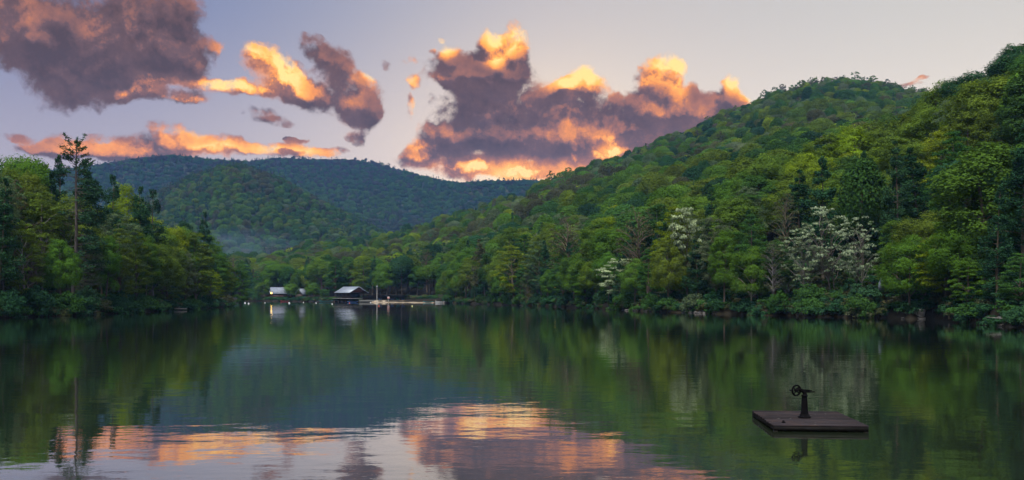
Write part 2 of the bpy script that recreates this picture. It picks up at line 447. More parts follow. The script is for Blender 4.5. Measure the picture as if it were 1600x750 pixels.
def pine(seed, H=24., Rr=4.5, base=.3, whorls=15, N=9000, droop=.0, cone=1.0, needle=.42, ragged=.4, trunk_r=.3, asp=.16):
    r = np.random.default_rng(seed)
    tl = trunk_line(H * .97, r, .015); mb = MB()
    mb.tube(tl, np.linspace(1, .08, len(tl)) * trunk_r * np.r_[1.35, np.ones(len(tl) - 1)], 7, cap=False)
    tips = []
    for i in range(whorls):
        f = i / (whorls - 1); z = H * (base + (0.97 - base) * f) + r.normal() * .45
        prof = (1 - f) ** cone * (1 if f > .12 else .75) + .07
        for j in range(r.integers(3, 6)):
            z += r.normal() * .25
            a = r.uniform(0, 6.28); L = Rr * prof * r.uniform(1 - ragged, 1.0)
            if L < .25: L = .25
            a0 = on_line(tl, z)
            b = a0 + np.array([np.cos(a) * L, np.sin(a) * L, L * (.16 - droop) + r.normal() * .1])
            limb(mb, a0, b, .03 + .045 * L / Rr, .015, r, sag=droop * .4, up=.05, sides=4, n=4)
            tips.append((a0, b, L))
    # dead stubs under the crown
    for i in range(9):
        z = H * base * r.uniform(.35, 1); a = r.uniform(0, 6.28); L = r.uniform(.6, 2.0); a0 = on_line(tl, z)
        limb(mb, a0, a0 + np.array([np.cos(a) * L, np.sin(a) * L, r.normal() * .2]), .035, .01, r, sides=4, n=3, up=0)
    tot = sum(t[2] for t in tips); C, NN = [], []; LV = []
    for a0, b, L in tips:
        n = max(20, int(N * L / tot))
        t = r.uniform(.22, 1.04, n) ** .75
        side = np.array([-(b - a0)[1], (b - a0)[0], 0]) / L
        p = a0 + (b - a0) * t[:, None]
        wdt = .30 * L * np.sin(np.pi * np.clip(t, .05, 1) ** 1.1) + .28
        p = p + side * (r.normal(size=n) * .5 * wdt)[:, None]
        p[:, 2] += r.normal(size=n) * (.2 + .05 * L) - droop * .35 * np.abs(r.normal(size=n)) + .1
        C.append(p); NN.append(r.normal(size=(n, 3)) * .75 + (0, 0, .8)); LV.append(np.clip(r.normal(.45, .16, n) + r.normal(0, .08), 0, 1))
    C = np.concatenate(C); NN = np.concatenate(NN); LV = np.concatenate(LV)
    v, q = leaves(C, NN, needle * r.uniform(.7, 1.3, len(C)), asp * 2, r)
    return mb.mesh('trunk', True), np_mesh('crown', v, q, LV)

def bare_pine(seed, H=27.):
    """a nearly dead tall pine: many thin bare branches, a brush of needles at the top"""
    r = np.random.default_rng(seed); mb = MB()
    z = np.linspace(0, H * .98, 14)
    tl = np.stack([.35 * np.sin(z * .16) + .045 * z, .2 * np.sin(z * .2 + 1), z], 1)
    mb.tube(tl, np.interp(z, [0, 2, 12, 20, 27], [.34, .27, .22, .15, .04]), 8, cap=False)
    for i in range(84):
        zz = H * r.uniform(.10, .80); a = r.uniform(0, 6.28)
        if r.random() < .3: a = r.normal(0, .8)
        L = r.uniform(1.2, 4.6) * (1.05 - .55 * zz / H); a0 = on_line(tl, zz)
        b = a0 + np.array([np.cos(a) * L, np.sin(a) * L, L * r.uniform(-.38, .22)])
        limb(mb, a0, b, .036, .01, r, up=.12, sides=4, n=5)
        for k in range(3):
            t = r.uniform(.35, .95); c = a0 + (b - a0) * t; a2 = a + r.choice([-1, 1]) * r.uniform(.4, .9); l2 = L * r.uniform(.12, .3)
            limb(mb, c, c + np.array([np.cos(a2) * l2, np.sin(a2) * l2, r.normal() * .15 * l2]), .018, .008, r, up=0, sides=3, n=3)
    C = []
    def brush(a0, b, n, w=.3, lo=.35):
        t = r.uniform(lo, 1.03, n); p = a0 + (b - a0) * t[:, None] + r.normal(size=(n, 3)) * w; C.append(p)
    for i in range(34):
        zz = H * r.uniform(.78, .985); a = r.uniform(0, 6.28); f = (zz / H - .78) / .2
        L = r.uniform(1.4, 3.0) * (1.15 - .3 * f); a0 = on_line(tl, zz)
        b = a0 + np.array([np.cos(a) * L * .8, np.sin(a) * L * .8, L * r.uniform(.3, .95)])
        limb(mb, a0, b, .05, .012, r, up=-.2, sides=4, n=4); brush(a0, b, 42, .13, .45)
    for i in range(60):
        zz = H * r.uniform(.22, .78); a = r.normal(0.1, .9); L = r.uniform(2.5, 5.) * (1.1 - .5 * zz / H); a0 = on_line(tl, zz)
        b = a0 + np.array([np.cos(a) * L, np.sin(a) * L, -L * .12]); limb(mb, a0, b, .05, .012, r, up=.1, sides=4, n=4); brush(a0, b, 105, .24, .4)
    C = np.concatenate(C)
    v, q = leaves(C, r.normal(size=C.shape) + (0, 0, .4), .42 * r.uniform(.7, 1.3, len(C)), .3, r)
    return mb.mesh('trunk', True), np_mesh('crown', v, q, np.clip(r.normal(.45, .15, len(C)), 0, 1))

def blossom_split(tm, cm, seed, share=.56, zmin=0):
    """put a share of a crown's clumps into a blossom mesh, the rest stay leaves"""
    n = len(cm.polygons); v = np.empty(len(cm.vertices) * 3, np.float32); cm.vertices.foreach_get('co', v); v = v.reshape(-1, 4, 3)
    lv = np.empty(n, np.float32); cm.attributes['lv'].data.foreach_get('value', lv)
    r = np.random.default_rng(seed); c = v.mean(1)
    f = np.sin(c[:, 0] * 1.9 + 1) + np.sin(c[:, 1] * 1.7) + np.sin(c[:, 2] * 2.3) + r.normal(size=n) * 1.3
    m = (f > np.quantile(f, 1 - share)) & (c[:, 2] > zmin)
    def mk(name, mm, k=1.0):
        vv = c[mm][:, None] + (v[mm] - c[mm][:, None]) * k
        return np_mesh(name, vv.reshape(-1, 3), np.arange(mm.sum() * 4).reshape(-1, 4), lv[mm])
    return tm, mk('crown', ~m), mk('blossom', m, 1.0)

def shrub(seed, H=3.2, Rr=2.6, K=26, N=2600, leaf=.30):
    r = np.random.default_rng(seed); mb = MB(); C, NN, LV = [], [], []
    for i in range(K):
        a = r.uniform(0, 6.28); rho = Rr * r.uniform(0, .8) ** .6; h = H * r.uniform(.08, .82) * (1 - .5 * (rho / Rr) ** 2); rad = r.uniform(.5, .95)
        c = np.array([rho * np.cos(a), rho * np.sin(a), h])
        if i < 9: limb(mb, (r.normal() * .2, r.normal() * .2, -.4), c, .05, .015, r, sides=4, n=4)
        n = N // K; d = r.normal(size=(n, 3)); d /= np.linalg.norm(d, axis=1)[:, None]
        d[:, 2] = np.where(d[:, 2] < -.5, -d[:, 2], d[:, 2])
        C.append(c + d * rad * (r.uniform(.3, 1.1, n) ** .5)[:, None] * (1, 1, .8)); NN.append(d + r.normal(size=(n, 3)) * .5 + (0, 0, .3))
        LV.append(np.clip(r.normal(.45, .17, n) + r.normal(0, .1), 0, 1))
    C = np.concatenate(C)
    v, q = leaves(C, np.concatenate(NN), leaf * r.uniform(.65, 1.35, len(C)), .6, r)
    return mb.mesh('stems', True), np_mesh('foliage', v, q, np.concatenate(LV))

def dome(seed, R0=4.8, Hc=6.0, zc=10.5, N=4200, leaf=.52, H=18, trunk_r=.25):
    """a far deciduous tree: lobed dome of foliage on a stem"""
    r = np.random.default_rng(seed); mb = MB(); tl = trunk_line(H * .8, r); mb.tube(tl, np.linspace(1, .2, len(tl)) * trunk_r, 6, cap=False)
    d = r.normal(size=(N, 3)); d /= np.linalg.norm(d, axis=1)[:, None]; d[:, 2] = np.where(d[:, 2] < -.55, -d[:, 2], d[:, 2])
    lob = r.normal(size=(13, 3)); lob /= np.linalg.norm(lob, axis=1)[:, None]; lob[:, 2] = np.abs(lob[:, 2]) * .9
    lob /= np.linalg.norm(lob, axis=1)[:, None]; dots = d @ lob.T; near = dots.argmax(1); mx = dots.max(1)
    k = .66 + .40 * np.clip((mx - .55) / .45, 0, 1) ** .6
    p = d * (k * r.uniform(.82, 1.04, N))[:, None] * np.array([R0, R0, Hc]); p[:, 2] += zc
    nn = d * .6 + (d - lob[near] * mx[:, None]) * .9 + r.normal(size=(N, 3)) * .3 + (0, 0, .15)
    lv = np.clip(r.normal(.45, .13, N) + r.normal(0, .10, 13)[near], 0, 1)
    v, q = leaves(p, nn, leaf * r.uniform(.65, 1.35, N), .65, r)
    return mb.mesh('trunk', True), np_mesh('crown', v, q, lv)

def dome2(seed, H=19., R0=5.2, base=.12, N=24000, leaf=.27, nl=34, trunk_r=.28, squash=1.0):
    """a full-crowned tree: many leafy lobes over a rounded body, limbs inside"""
    r = np.random.default_rng(seed); mb = MB(); tl = trunk_line(H * .85, r)
    mb.tube(tl, np.linspace(1, .15, len(tl)) * trunk_r * np.r_[1.4, np.ones(len(tl) - 1)], 7, cap=False)
    zc, Hc = H * (base + 1) / 2, H * (1 - base) / 2
    lob = r.normal(size=(nl * 3, 3)); lob /= np.linalg.norm(lob, axis=1)[:, None]; lob[:, 2] = np.where(lob[:, 2] < -.7, -lob[:, 2], lob[:, 2])
    pick = [lob[0]]
    for l in lob[1:]:
        if len(pick) < nl and max(l @ q for q in pick) < math.cos(1.55 / math.sqrt(nl)): pick.append(l)
    lob = np.array(pick); nl = len(lob); reach = r.uniform(.80, 1.12, nl); ax = np.array([R0, R0, Hc])
    ph = r.uniform(0, 6.28, 3)
    # lobe centres and radii
    cc = lob * (reach * .74)[:, None] * ax; cc[:, 2] += zc; a = np.arctan2(lob[:, 1], lob[:, 0]); cc[:, :2] *= (1 + .14 * np.sin(2 * a + ph[0]) + .1 * np.sin(3 * a + ph[1]))[:, None]
    rr = r.uniform(.27, .40, nl) * R0 * 1.05
    for c in cc[:22]:
        z0 = np.clip(c[2] - np.hypot(*c[:2]) * .8, H * base * .6, H * .8); limb(mb, on_line(tl, z0), c, trunk_r * .4 * (1 - z0 / H) + .03, .03, r)
    w = rr ** 2; cnt = (w / w.sum() * N).astype(int); C, NN, LV = [], [], []
    for c, q, n, l in zip(cc, rr, cnt, lob):
        d = r.normal(size=(n, 3)) + l * .55 + (0, 0, .25); d /= np.linalg.norm(d, axis=1)[:, None]
        p4 = r.uniform(0, 6.28, 3); k = 1 + .14 * np.sin(6 * d[:, 0] + p4[0]) + .14 * np.sin(6 * d[:, 1] + p4[1]) + .1 * np.sin(8 * d[:, 2] + p4[2])
        rad = q * k * r.uniform(.30, 1.06, n) ** .45
        C.append(c + d * rad[:, None] * (1, 1, .9 * squash)); NN.append(d * 1.0 + l * .3 + r.normal(size=(n, 3)) * .42 + (0, 0, .3)); LV.append(np.clip(r.normal(.47, .14, n) + r.normal(0, .09), 0, 1))
    C = np.concatenate(C); v, q = leaves(C, np.concatenate(NN), leaf * r.uniform(.65, 1.4, len(C)), .62, r)
    return mb.mesh('trunk', True), np_mesh('crown', v, q, np.concatenate(LV))

PROTO = {
 # dense rounded, tall oval, broad spreading, layered and airy
 'round': [broadleaf(s, 19, 5.2, .13, 72, 22000, .28) for s in (1,)] + [dome2(2), dome2(3, nl=44), dome2(40, R0=5.6, nl=28)],
 'oval': [broadleaf(s, 21, 4.2, .11, 70, 21000, .27, rc=(.24, .38), peak=.38) for s in (4,)] + [dome2(5, 21, 4.3, .08, 23000, .27, 44), dome2(6, 21, 4.1, .06, 23000, .27, 54)],
 'layered': [broadleaf(s, 18, 4.8, .12, 84, 19000, .27, flat=.62, rc=(.19, .31), peak=.32, open_=.02, env_pow=.6) for s in (7, 8)],
 'airy': [broadleaf(s, 19, 4.6, .16, 80, 13000, .26, rc=(.16, .28), open_=.06, limbs=26, trunk_r=.17) for s in (9, 10)],
 'twiggy': [broadleaf(s, 18, 4.2, .22, 64, 2300, .30, rc=(.14, .24), open_=.05, limbs=60, trunk_r=.22) for s in (11, 12)],
 'pine': [pine(s, 24, 4.8, .2, 22, 13000, cone=.75, needle=.46, ragged=.5) for s in (13, 14, 15)],
 'hemlock': [pine(s, 21, 4.3, .1, 24, 10500, droop=.22, cone=.85, ragged=.28, needle=.4) for s in (16, 17)],
 'blossom': [blossom_split(*broadleaf(s, 12, 4.0, .22, 90, 5200, .30, flat=.45, rc=(.12, .22), open_=.08, limbs=44, trunk_r=.11, stems=2), s) for s in (18, 19, 20)],
 'deadpine': [bare_pine(21)],
 'snowy': [blossom_split(*broadleaf(s, 12, 4.0, .25, 60, 6500, .36, flat=.5, rc=(.18, .3), open_=.02, limbs=30, trunk_r=.13, stems=2), s, .82, z_) for s, z_ in ((31, 0), (32, 6.8))],
 'shrub': [shrub(s) for s in (22, 23, 24)],
}
PH = {'round': (19, 5.4), 'oval': (21, 4.5), 'layered': (18, 5.0), 'airy': (19, 4.6), 'twiggy': (18, 4.4), 'pine': (24, 4.6), 'hemlock': (21, 4.2), 'blossom': (12, 4.0), 'snowy': (12, 4.0), 'deadpine': (27, 4), 'shrub': (3.2, 3.1)}
# ------------------------------------------------------------------ land
def vnoise(x, y, seed, octs=4):
    """smooth value noise on arrays"""
    out = np.zeros_like(x, dtype=float); amp = 1.0; tot = 0
    for o in range(octs):
        r = np.random.default_rng(seed + o); g = r.uniform(-1, 1, (64, 64))
        fx, fy = x * 2 ** o + 31.7 * o, y * 2 ** o + 17.3 * o
        i, j = np.floor(fx).astype(int), np.floor(fy).astype(int); a, b = fx - i, fy - j
        a = a * a * (3 - 2 * a); b = b * b * (3 - 2 * b)
        G_ = lambda p, q: g[p % 64, q % 64]
        out += amp * (G_(i, j) * (1-a) * (1-b) + G_(i+1, j) * a * (1-b) + G_(i, j+1) * (1-a) * b + G_(i+1, j+1) * a * b)
        tot += amp; amp *= .5
    return out / tot

# right hand hillside and the far shore: shoreline depth per azimuth (azimuth as photo column), height by distance inland
SHORE = np.array([(150,540),(250,520),(385,500),(430,480),(480,450),(520,440),(560,430),(600,410),(680,396),(700,372),(720,356),(780,310),(850,272),(900,240),(1000,188),(1100,165),(1200,150),(1300,138),(1440,127),(1520,108),(1600,92),(1800,70),(2400,45)], float)
def shoreY(px): return np.interp(px, SHORE[:, 0], SHORE[:, 1]) + 2.2 * np.sin(px * .083) + .4 * np.sin(px * .21 + 1)
PROF = {
 150: [(3,1),(60,3),(200,12),(350,18),(600,14)],
 400: [(3,1),(50,2.5),(120,8),(220,18),(400,20),(600,10)],
 500: [(3,1),(40,2.5),(120,8),(370,34),(500,24),(700,10)],
 600: [(3,.8),(30,2),(80,5),(200,18),(440,44),(600,30),(800,15)],
 720: [(2,.8),(25,3),(100,13),(250,35),(450,60),(600,40),(800,20)],
 800: [(2,.8),(20,4),(100,16),(300,48),(520,75),(700,50),(900,30)],
 870: [(2,1),(30,5),(120,18),(350,62),(590,98),(800,70)],
 950: [(2,1),(30,5),(120,18),(400,72),(686,122),(900,90)],
 1050: [(2,1),(20,4),(50,9),(120,20),(400,75),(774,157),(1000,120)],
 1150: [(2,1),(20,5),(60,15),(130,26),(420,88),(863,204),(1100,150)],
 1220: [(2,1),(20,6),(70,20),(130,28),(420,95),(912,235),(1150,180)],
 1290: [(2,1),(20,6),(90,27),(140,30),(420,98),(960,255),(1200,190)],
 1370: [(2,1),(20,7),(80,28),(130,32),(420,98),(967,252),(1200,190)],
 1430: [(2,1),(20,7),(80,29),(130,34),(420,95),(970,240),(1200,170)],
 1500: [(2,1),(20,7),(87,33),(130,36),(420,85),(950,215),(1200,150)],
 1600: [(2,1),(15,6),(88,34),(130,37),(400,80),(950,190),(1200,140)],
 2400: [(2,1),(15,6),(90,36),(150,40),(400,80),(900,150),(1200,120)],
}
PCX = np.array(sorted(PROF), float)
TL = np.r_[-14, -8, -4, -2, -1, 0, .8, 2, 3.5, 6, 10, 15, 20, np.geomspace(25, 1250, 90)]
PTAB = np.array([np.interp(TL, [-14, -2, 0, .8] + [a for a, b in PROF[int(p)]], [-1.6, -.7, -.05, .45] + [b for a, b in PROF[int(p)]]) for p in PCX])
# smooth along the slope (not near the water)
for it in range(3):
    sm = (PTAB[:, :-2] + 2 * PTAB[:, 1:-1] + PTAB[:, 2:]) / 4; PTAB[:, 14:-1] = sm[:, 13:]
def hill_z(px, t):
    px = np.asarray(px, float); t = np.asarray(t, float)
    k = np.clip(np.searchsorted(PCX, px) - 1, 0, len(PCX) - 2); f = np.clip((px - PCX[k]) / (PCX[k + 1] - PCX[k]), 0, 1); f = f * f * (3 - 2 * f)
    j = np.clip(np.searchsorted(TL, t) - 1, 0, len(TL) - 2); g = np.clip((t - TL[j]) / (TL[j + 1] - TL[j]), 0, 1)
    a = PTAB[k, j] * (1 - g) + PTAB[k, j + 1] * g; b = PTAB[k + 1, j] * (1 - g) + PTAB[k + 1, j + 1] * g
    z = a * (1 - f) + b * f
    Y = shoreY(px) + t; X = (px - 800) / F * Y
    n = vnoise(X / 90, Y / 90, 5, 3)
    return z + n * np.clip(t - 15, 0, 120) * .05 + .10 * vnoise(X / 4, Y / 4, 9, 3) * np.clip(t, 0, 3) / 3
def hill_at(X, Y):
    px = 800 + F * X / Y; return hill_z(px, Y - shoreY(px))

# left bank: shoreline X per depth, height by distance inland
LSH = np.array([(-60,-92),(0,-86),(60,-80),(100,-77),(132,-75.4),(150,-72.5),(170,-73),(200,-75.5),(230,-78),(260,-83),(290,-92),(312,-108),(330,-140)], float)
def leftX(Y): return np.interp(Y, LSH[:, 0], LSH[:, 1]) + .8 * np.sin(Y * .31) + .5 * np.sin(Y * .83 + 2)
LT = np.r_[-14, -6, -3, -1.5, -.6, 0, .7, 1.6, 3, 5, 8, 12, 16, 22, 30, 40, 55, 75, 100, 140, 200, 280]
LP0 = np.interp(LT, [-14, -1.5, 0, .7, 3, 12, 40, 100, 280], [-1.6, -.6, -.05, .5, 1.1, 3.2, 9, 16, 20])
LP1 = np.interp(LT, [-14, -1.5, 0, .7, 3, 12, 40, 100, 280], [-1.6, -.6, -.05, .5, 1.0, 1.6, 2.5, 4, 6])
def left_at(X, Y):
    X = np.asarray(X, float); Y = np.asarray(Y, float)
    t = leftX(Y) - X; f = np.clip((Y - 180) / 100, 0, 1)
    return np.interp(t, LT, LP0) * (1 - f) + np.interp(t, LT, LP1) * f + .25 * vnoise(X / 4, Y / 4, 19, 3) * np.clip(t, 0, 3) / 3

def grid_mesh(name, P, mats, kind='structure'):
    n, m = P.shape[:2]
    i, j = np.meshgrid(np.arange(n - 1), np.arange(m - 1), indexing='ij')
    q = np.stack([i * m + j, (i + 1) * m + j, (i + 1) * m + j + 1, i * m + j + 1], -1).reshape(-1, 4)
    me = np_mesh(name, P.reshape(-1, 3), q, smooth=True)
    o = link(name, me, mats); o['kind'] = kind; return o

soil = simple('soil', (.020, .016, .010), .95, (.010, .009, .006), .9, .1, bump=.12)
turf = simple('undergrowth', (.035, .050, .018), .95, (.028, .024, .014), .25, .1)
PXG = np.arange(150, 2401, 12.0)
A_, T_ = np.meshgrid(PXG, TL, indexing='ij'); YY = shoreY(A_) + T_
hillside = grid_mesh('hillside', np.stack([(A_ - 800) / F * YY, YY, hill_z(A_, T_)], -1), soil)
YG = np.r_[np.arange(-60, 332, 2.5)]
B_, T2 = np.meshgrid(YG, LT, indexing='ij'); XX = leftX(B_) - T2
left_bank = grid_mesh('bank', np.stack([XX, B_, left_at(XX, B_)], -1)[::-1], soil)

# the knoll in the middle distance and the mountain behind it: ridge height per azimuth
KN = np.array([(-200,430),(60,400),(180,345),(250,307),(300,282),(340,268),(375,265),(430,283),(480,312),(530,338),(590,366),(650,395),(760,440)], float)
MT = np.array([(-300,300),(0,272),(100,262),(170,253),(215,245),(270,240),(330,247),(390,250),(430,244),(500,246),(560,246),(590,250),(640,267),(690,280),(720,284),(760,281),(830,280),(880,284),(960,292),(1100,310),(1400,330)], float)
def knoll_z(px, Y):
    yr = np.interp(px, KN[:, 0], KN[:, 1]); Yr = 1480 + 60 * np.sin(px * .01)
    zr = wz(yr, Yr) - 15; s = np.clip((Y - 900) / (Yr - 900), 0, 1); s2 = np.clip((Y - Yr) / 500, 0, 1)
    X = (px - 800) / F * Y
    z = (zr + 15) * (.45 * s + .55 * s * s * (3 - 2 * s)) * (1 - s2 ** 1.5) - 6 + (vnoise(X / 170, Y / 170, 31, 3) * 26 * s * (1 - s ** 6))
    return z
def mount_z(px, Y):
    yr = np.interp(px, MT[:, 0], MT[:, 1]); Yr = 2600.0
    zr = wz(yr, Yr) - 15; s = np.clip((Y - 1500) / (Yr - 1500), 0, 1); s2 = np.clip((Y - Yr) / 700, 0, 1)
    X = (px - 800) / F * Y
    rid = 1 - np.abs(vnoise(X / 420, Y / 900, 41, 3)) * 2
    z = (zr + 10) * (.6 * s + .4 * s * s * (3 - 2 * s)) * (1 - .7 * s2) - 6 + rid * 125 * s * (1 - s ** 4) 
    return np.where(Y < Yr - 1, np.minimum(z, (zr - 6) / Yr * Y * .985), z)
PK = np.arange(-200, 761, 10.0); YK = np.linspace(880, 2000, 70); A2, Y2 = np.meshgrid(PK, YK, indexing='ij')
knoll = grid_mesh('hill', np.stack([(A2 - 800) / F * Y2, Y2, knoll_z(A2, Y2)], -1), turf)
PM = np.arange(-300, 1401, 14.0); YM = np.linspace(1480, 3300, 90); A3, Y3 = np.meshgrid(PM, YM, indexing='ij')
mountain = grid_mesh('mountain', np.stack([(A3 - 800) / F * Y3, Y3, mount_z(A3, Y3)], -1), turf)

g = MB(); g.add([(-9000, -9000, -3), (9000, -9000, -3), (9000, 14000, -3), (-9000, 14000, -3)], [(0, 1, 2, 3)])
tag(g.build('ground', soil), kind='structure')

# ------------------------------------------------------------------ water
m, nt, out = new_mat('lake_water')
geo = nt.nodes.new('ShaderNodeNewGeometry'); pos = geo.outputs['Position']
big = noise(nt, vmath(nt, 'MULTIPLY', pos, (.016, .045, 0)).outputs[0], 1.0, 3, .5)
ruff = big.step(.42, .66)
w1 = noise(nt, vmath(nt, 'MULTIPLY', pos, (.55, 1.0, 0)).outputs[0], .75, 2, .5)
w2 = noise(nt, vmath(nt, 'MULTIPLY', pos, (.7, 1.0, 0)).outputs[0], 3.2, 3, .55)
w3 = noise(nt, vmath(nt, 'MULTIPLY', pos, (.35, 1.0, 0)).outputs[0], .22, 2, .5)
sx_ = nt.nodes.new('ShaderNodeSeparateXYZ'); nt.links.new(pos, sx_.inputs[0])
ln = ((S(nt, sx_.outputs[0]) + 44) * .888 + (S(nt, sx_.outputs[1]) - 153) * -.460 + (w1 - .5) * 5.0) / 2.2   # an old wake across the lake
wake = ((ln * ln) * -1.0)._m('EXPONENT') * S(nt, sx_.outputs[1]).step(135, 160)
hgt = w2 * (wake * .006) + w1 * .008 + w2 * (ruff * .0018 + .0014) + w3 * .012
b = nt.nodes.new('ShaderNodeBump'); b.inputs['Strength'].default_value = 1; b.inputs['Distance'].default_value = 1.0
nt.links.new(hgt.k, b.inputs['Height'])
p = nt.nodes.new('ShaderNodeBsdfPrincipled'); p.inputs['Base Color'].default_value = (.013, .019, .011, 1)
p.inputs['IOR'].default_value = 1.45; p.inputs['Coat Weight'].default_value = .95; p.inputs['Coat Roughness'].default_value = .02; p.inputs['Coat IOR'].default_value = 1.4; nt.links.new(b.outputs[0], p.inputs['Coat Normal']); nt.links.new((ruff * .022 + .008).k, p.inputs['Roughness'])
nt.links.new(b.outputs[0], p.inputs['Normal']); nt.links.new(p.outputs[0], out.inputs[0])
WATER = m
g = MB(); g.add([(-2500, -400, 0), (2500, -400, 0), (2500, 860, 0), (-2500, 860, 0)], [(0, 1, 2, 3)])
tag(g.build('lake', WATER), kind='structure')

# ------------------------------------------------------------------ air
m, nt, out = new_mat('haze')
p = nt.nodes.new('ShaderNodeVolumePrincipled'); p.inputs['Color'].default_value = (.22, .48, 1.0, 1); p.inputs['Density'].default_value = HAZE_D
p.inputs['Anisotropy'].default_value = 0.0
nt.links.new(p.outputs[0], out.inputs['Volume'])
if HAZE_D > 0:
    hz = MB().box((0, 1650, 226), (7600, 3700, 461)).build('haze', m); hz['kind'] = 'stuff'

# smoke-like mist lying in the valley beyond the left bank
m, nt, out = new_mat('valley_mist')
tcn = nt.nodes.new('ShaderNodeTexCoord')
r_ = S(nt, vmath(nt, 'LENGTH', vmath(nt, 'SUBTRACT', tcn.outputs['Generated'], (.5, .5, .5)).outputs[0]).outputs['Value'])
nz = noise(nt, tcn.outputs['Generated'], 4, 4, .6)
p = nt.nodes.new('ShaderNodeVolumePrincipled'); p.inputs['Color'].default_value = (.40, .68, 1.0, 1)
nt.links.new(((0.5 - r_).clamp() * nz.step(.25, .8) * .0055).k, p.inputs['Density']); nt.links.new(p.outputs[0], out.inputs['Volume'])
b = MB(); a_ = np.linspace(0, math.pi, 9)
b.lathe([(math.sin(t) , -math.cos(t)) for t in a_], (0, 0, 0), 20)
o = b.build('valley_mist', m); o.location = (wx(372, 960), 960, wz(386, 960)); o.scale = (80, 120, 24); o['kind'] = 'stuff'
# ------------------------------------------------------------------ trees
TINT = {  # albedo of the young spring foliage
 'bright yellow-green': (.150, .215, .014), 'fresh green': (.074, .152, .020), 'olive green': (.092, .145, .020), 'deep green': (.042, .104, .024),
 'grey-green': (.095, .140, .066), 'dark green': (.026, .072, .032), 'dusky brown-green': (.078, .088, .042), 'blue-green': (.034, .084, .038),
}
PALE, BROWN, DARKB = (.14, .132, .12), (.10, .080, .062), (.055, .047, .04)
TREES = []      # every individual tree: dict
def jit(c, r, a=.13):
    k = r.uniform(1 - a, 1 + a); return tuple(float(np.clip(x * k * r.uniform(1 - a * .6, 1 + a * .6), 0, 1)) for x in c)
tr = np.random.default_rng(99)
def ground_at(zone, X, Y): return float(left_at(X, Y)) if zone == 'left' else float(hill_at(np.array([X]), np.array([Y]))[0])

def hero(zone, px, top, t, proto, colour, wpx, label=None, bark=BROWN, var=None, lean=0.0):
    """a tree by its photo column, its top row, its distance inland, its crown width in photo pixels"""
    if zone == 'left':
        k = (px - 800) / F; Y = 100.0
        for _ in range(60):
            Yn = (float(leftX(Y)) - t) / k; Y = .5 * Y + .5 * Yn
        Y = min(Y, 318)
    else: Y = float(shoreY(px)) + t
    X = wx(px, Y); z = ground_at(zone, X, Y)
    H = max(4.0, wz(top, Y) - z)
    TREES.append(dict(zone=zone, X=X, Y=Y, z=z, H=H, W=wpx / F * Y, proto=proto, colour=colour, label=label, bark=bark, var=var, hero=True, t=t, lean=lean))

# right bank, from the beach to the right edge
for a in [
 (712,398,6,'oval','fresh green',34),(728,384,9,'oval','fresh green',44),(757,372,8,'pine','dusky brown-green',52),(778,385,14,'round','deep green',50),
 (803,380,4,'airy','bright yellow-green',72),(795,352,26,'round','fresh green',70),(846,374,10,'airy','grey-green',56),(862,345,26,'round','olive green',62),
 (887,329,12,'twiggy','dusky brown-green',78),(880,392,3,'layered','deep green',50),(934,342,9,'round','fresh green',88),(952,335,22,'round','bright yellow-green',70),
 (915,400,2.5,'oval','fresh green',52),
 (1002,318,12,'twiggy','dusky brown-green',76),(985,345,22,'pine','dark green',56),(1030,352,18,'pine','dark green',52),
 (1046,318,7,'layered','bright yellow-green',66),(1110,290,18,'pine','dark green',58),(1092,372,6,'pine','dark green',56),
 (1148,302,14,'oval','fresh green',92),(1120,335,8,'airy','grey-green',60),(1197,238,52,'round','olive green',96),(1180,330,9,'layered','deep green',70),(1165,262,44,'round','fresh green',70),
 (1250,262,34,'pine','dark green',86),(1228,300,20,'twiggy','dusky brown-green',62),(1290,206,60,'round','olive green',112),(1210,372,7,'oval','deep green',66),
 (1372,184,66,'round','olive green',128),(1330,236,46,'round','bright yellow-green',90),(1312,262,30,'oval','fresh green',74),
 (1440,226,32,'pine','dark green',98),(1405,300,22,'pine','blue-green',70),(1388,262,34,'round','olive green',80),
 (1542,204,13,'oval','fresh green',168),(1478,352,6,'layered','bright yellow-green',120),(1598,190,17,'pine','dark green',96),(1512,400,4,'layered','fresh green',62),
 (1594,392,5,'layered','deep green',80),(1440,395,3.5,'layered','deep green',54),
 (1476,118,74,'round','olive green',100),(1526,98,78,'round','dark green',110),(1580,68,76,'round','dark green',110),(1632,60,70,'round','deep green',110),
 (1440,158,72,'round','olive green',96),(1510,172,48,'round','olive green',104),(1560,150,52,'round','olive green',100),(1470,196,46,'round','bright yellow-green',88),(1610,215,34,'round','deep green',90),
]: hero('right', *a[:6], var=2 if a[0] == 1542 else None)
for a in [(960,402,1.8,'snowy',66,0),(1076,322,5.5,'snowy',40,1),(1262,350,9,'blossom',66,2),(1302,322,11,'blossom',84,0),(1345,330,9,'blossom',64,1),(1232,372,6,'blossom',46,2)]:
    hero('right', a[0], a[1], a[2], a[3], 'grey-green', a[4], bark=PALE if a[0] > 1200 else BROWN, var=a[5])
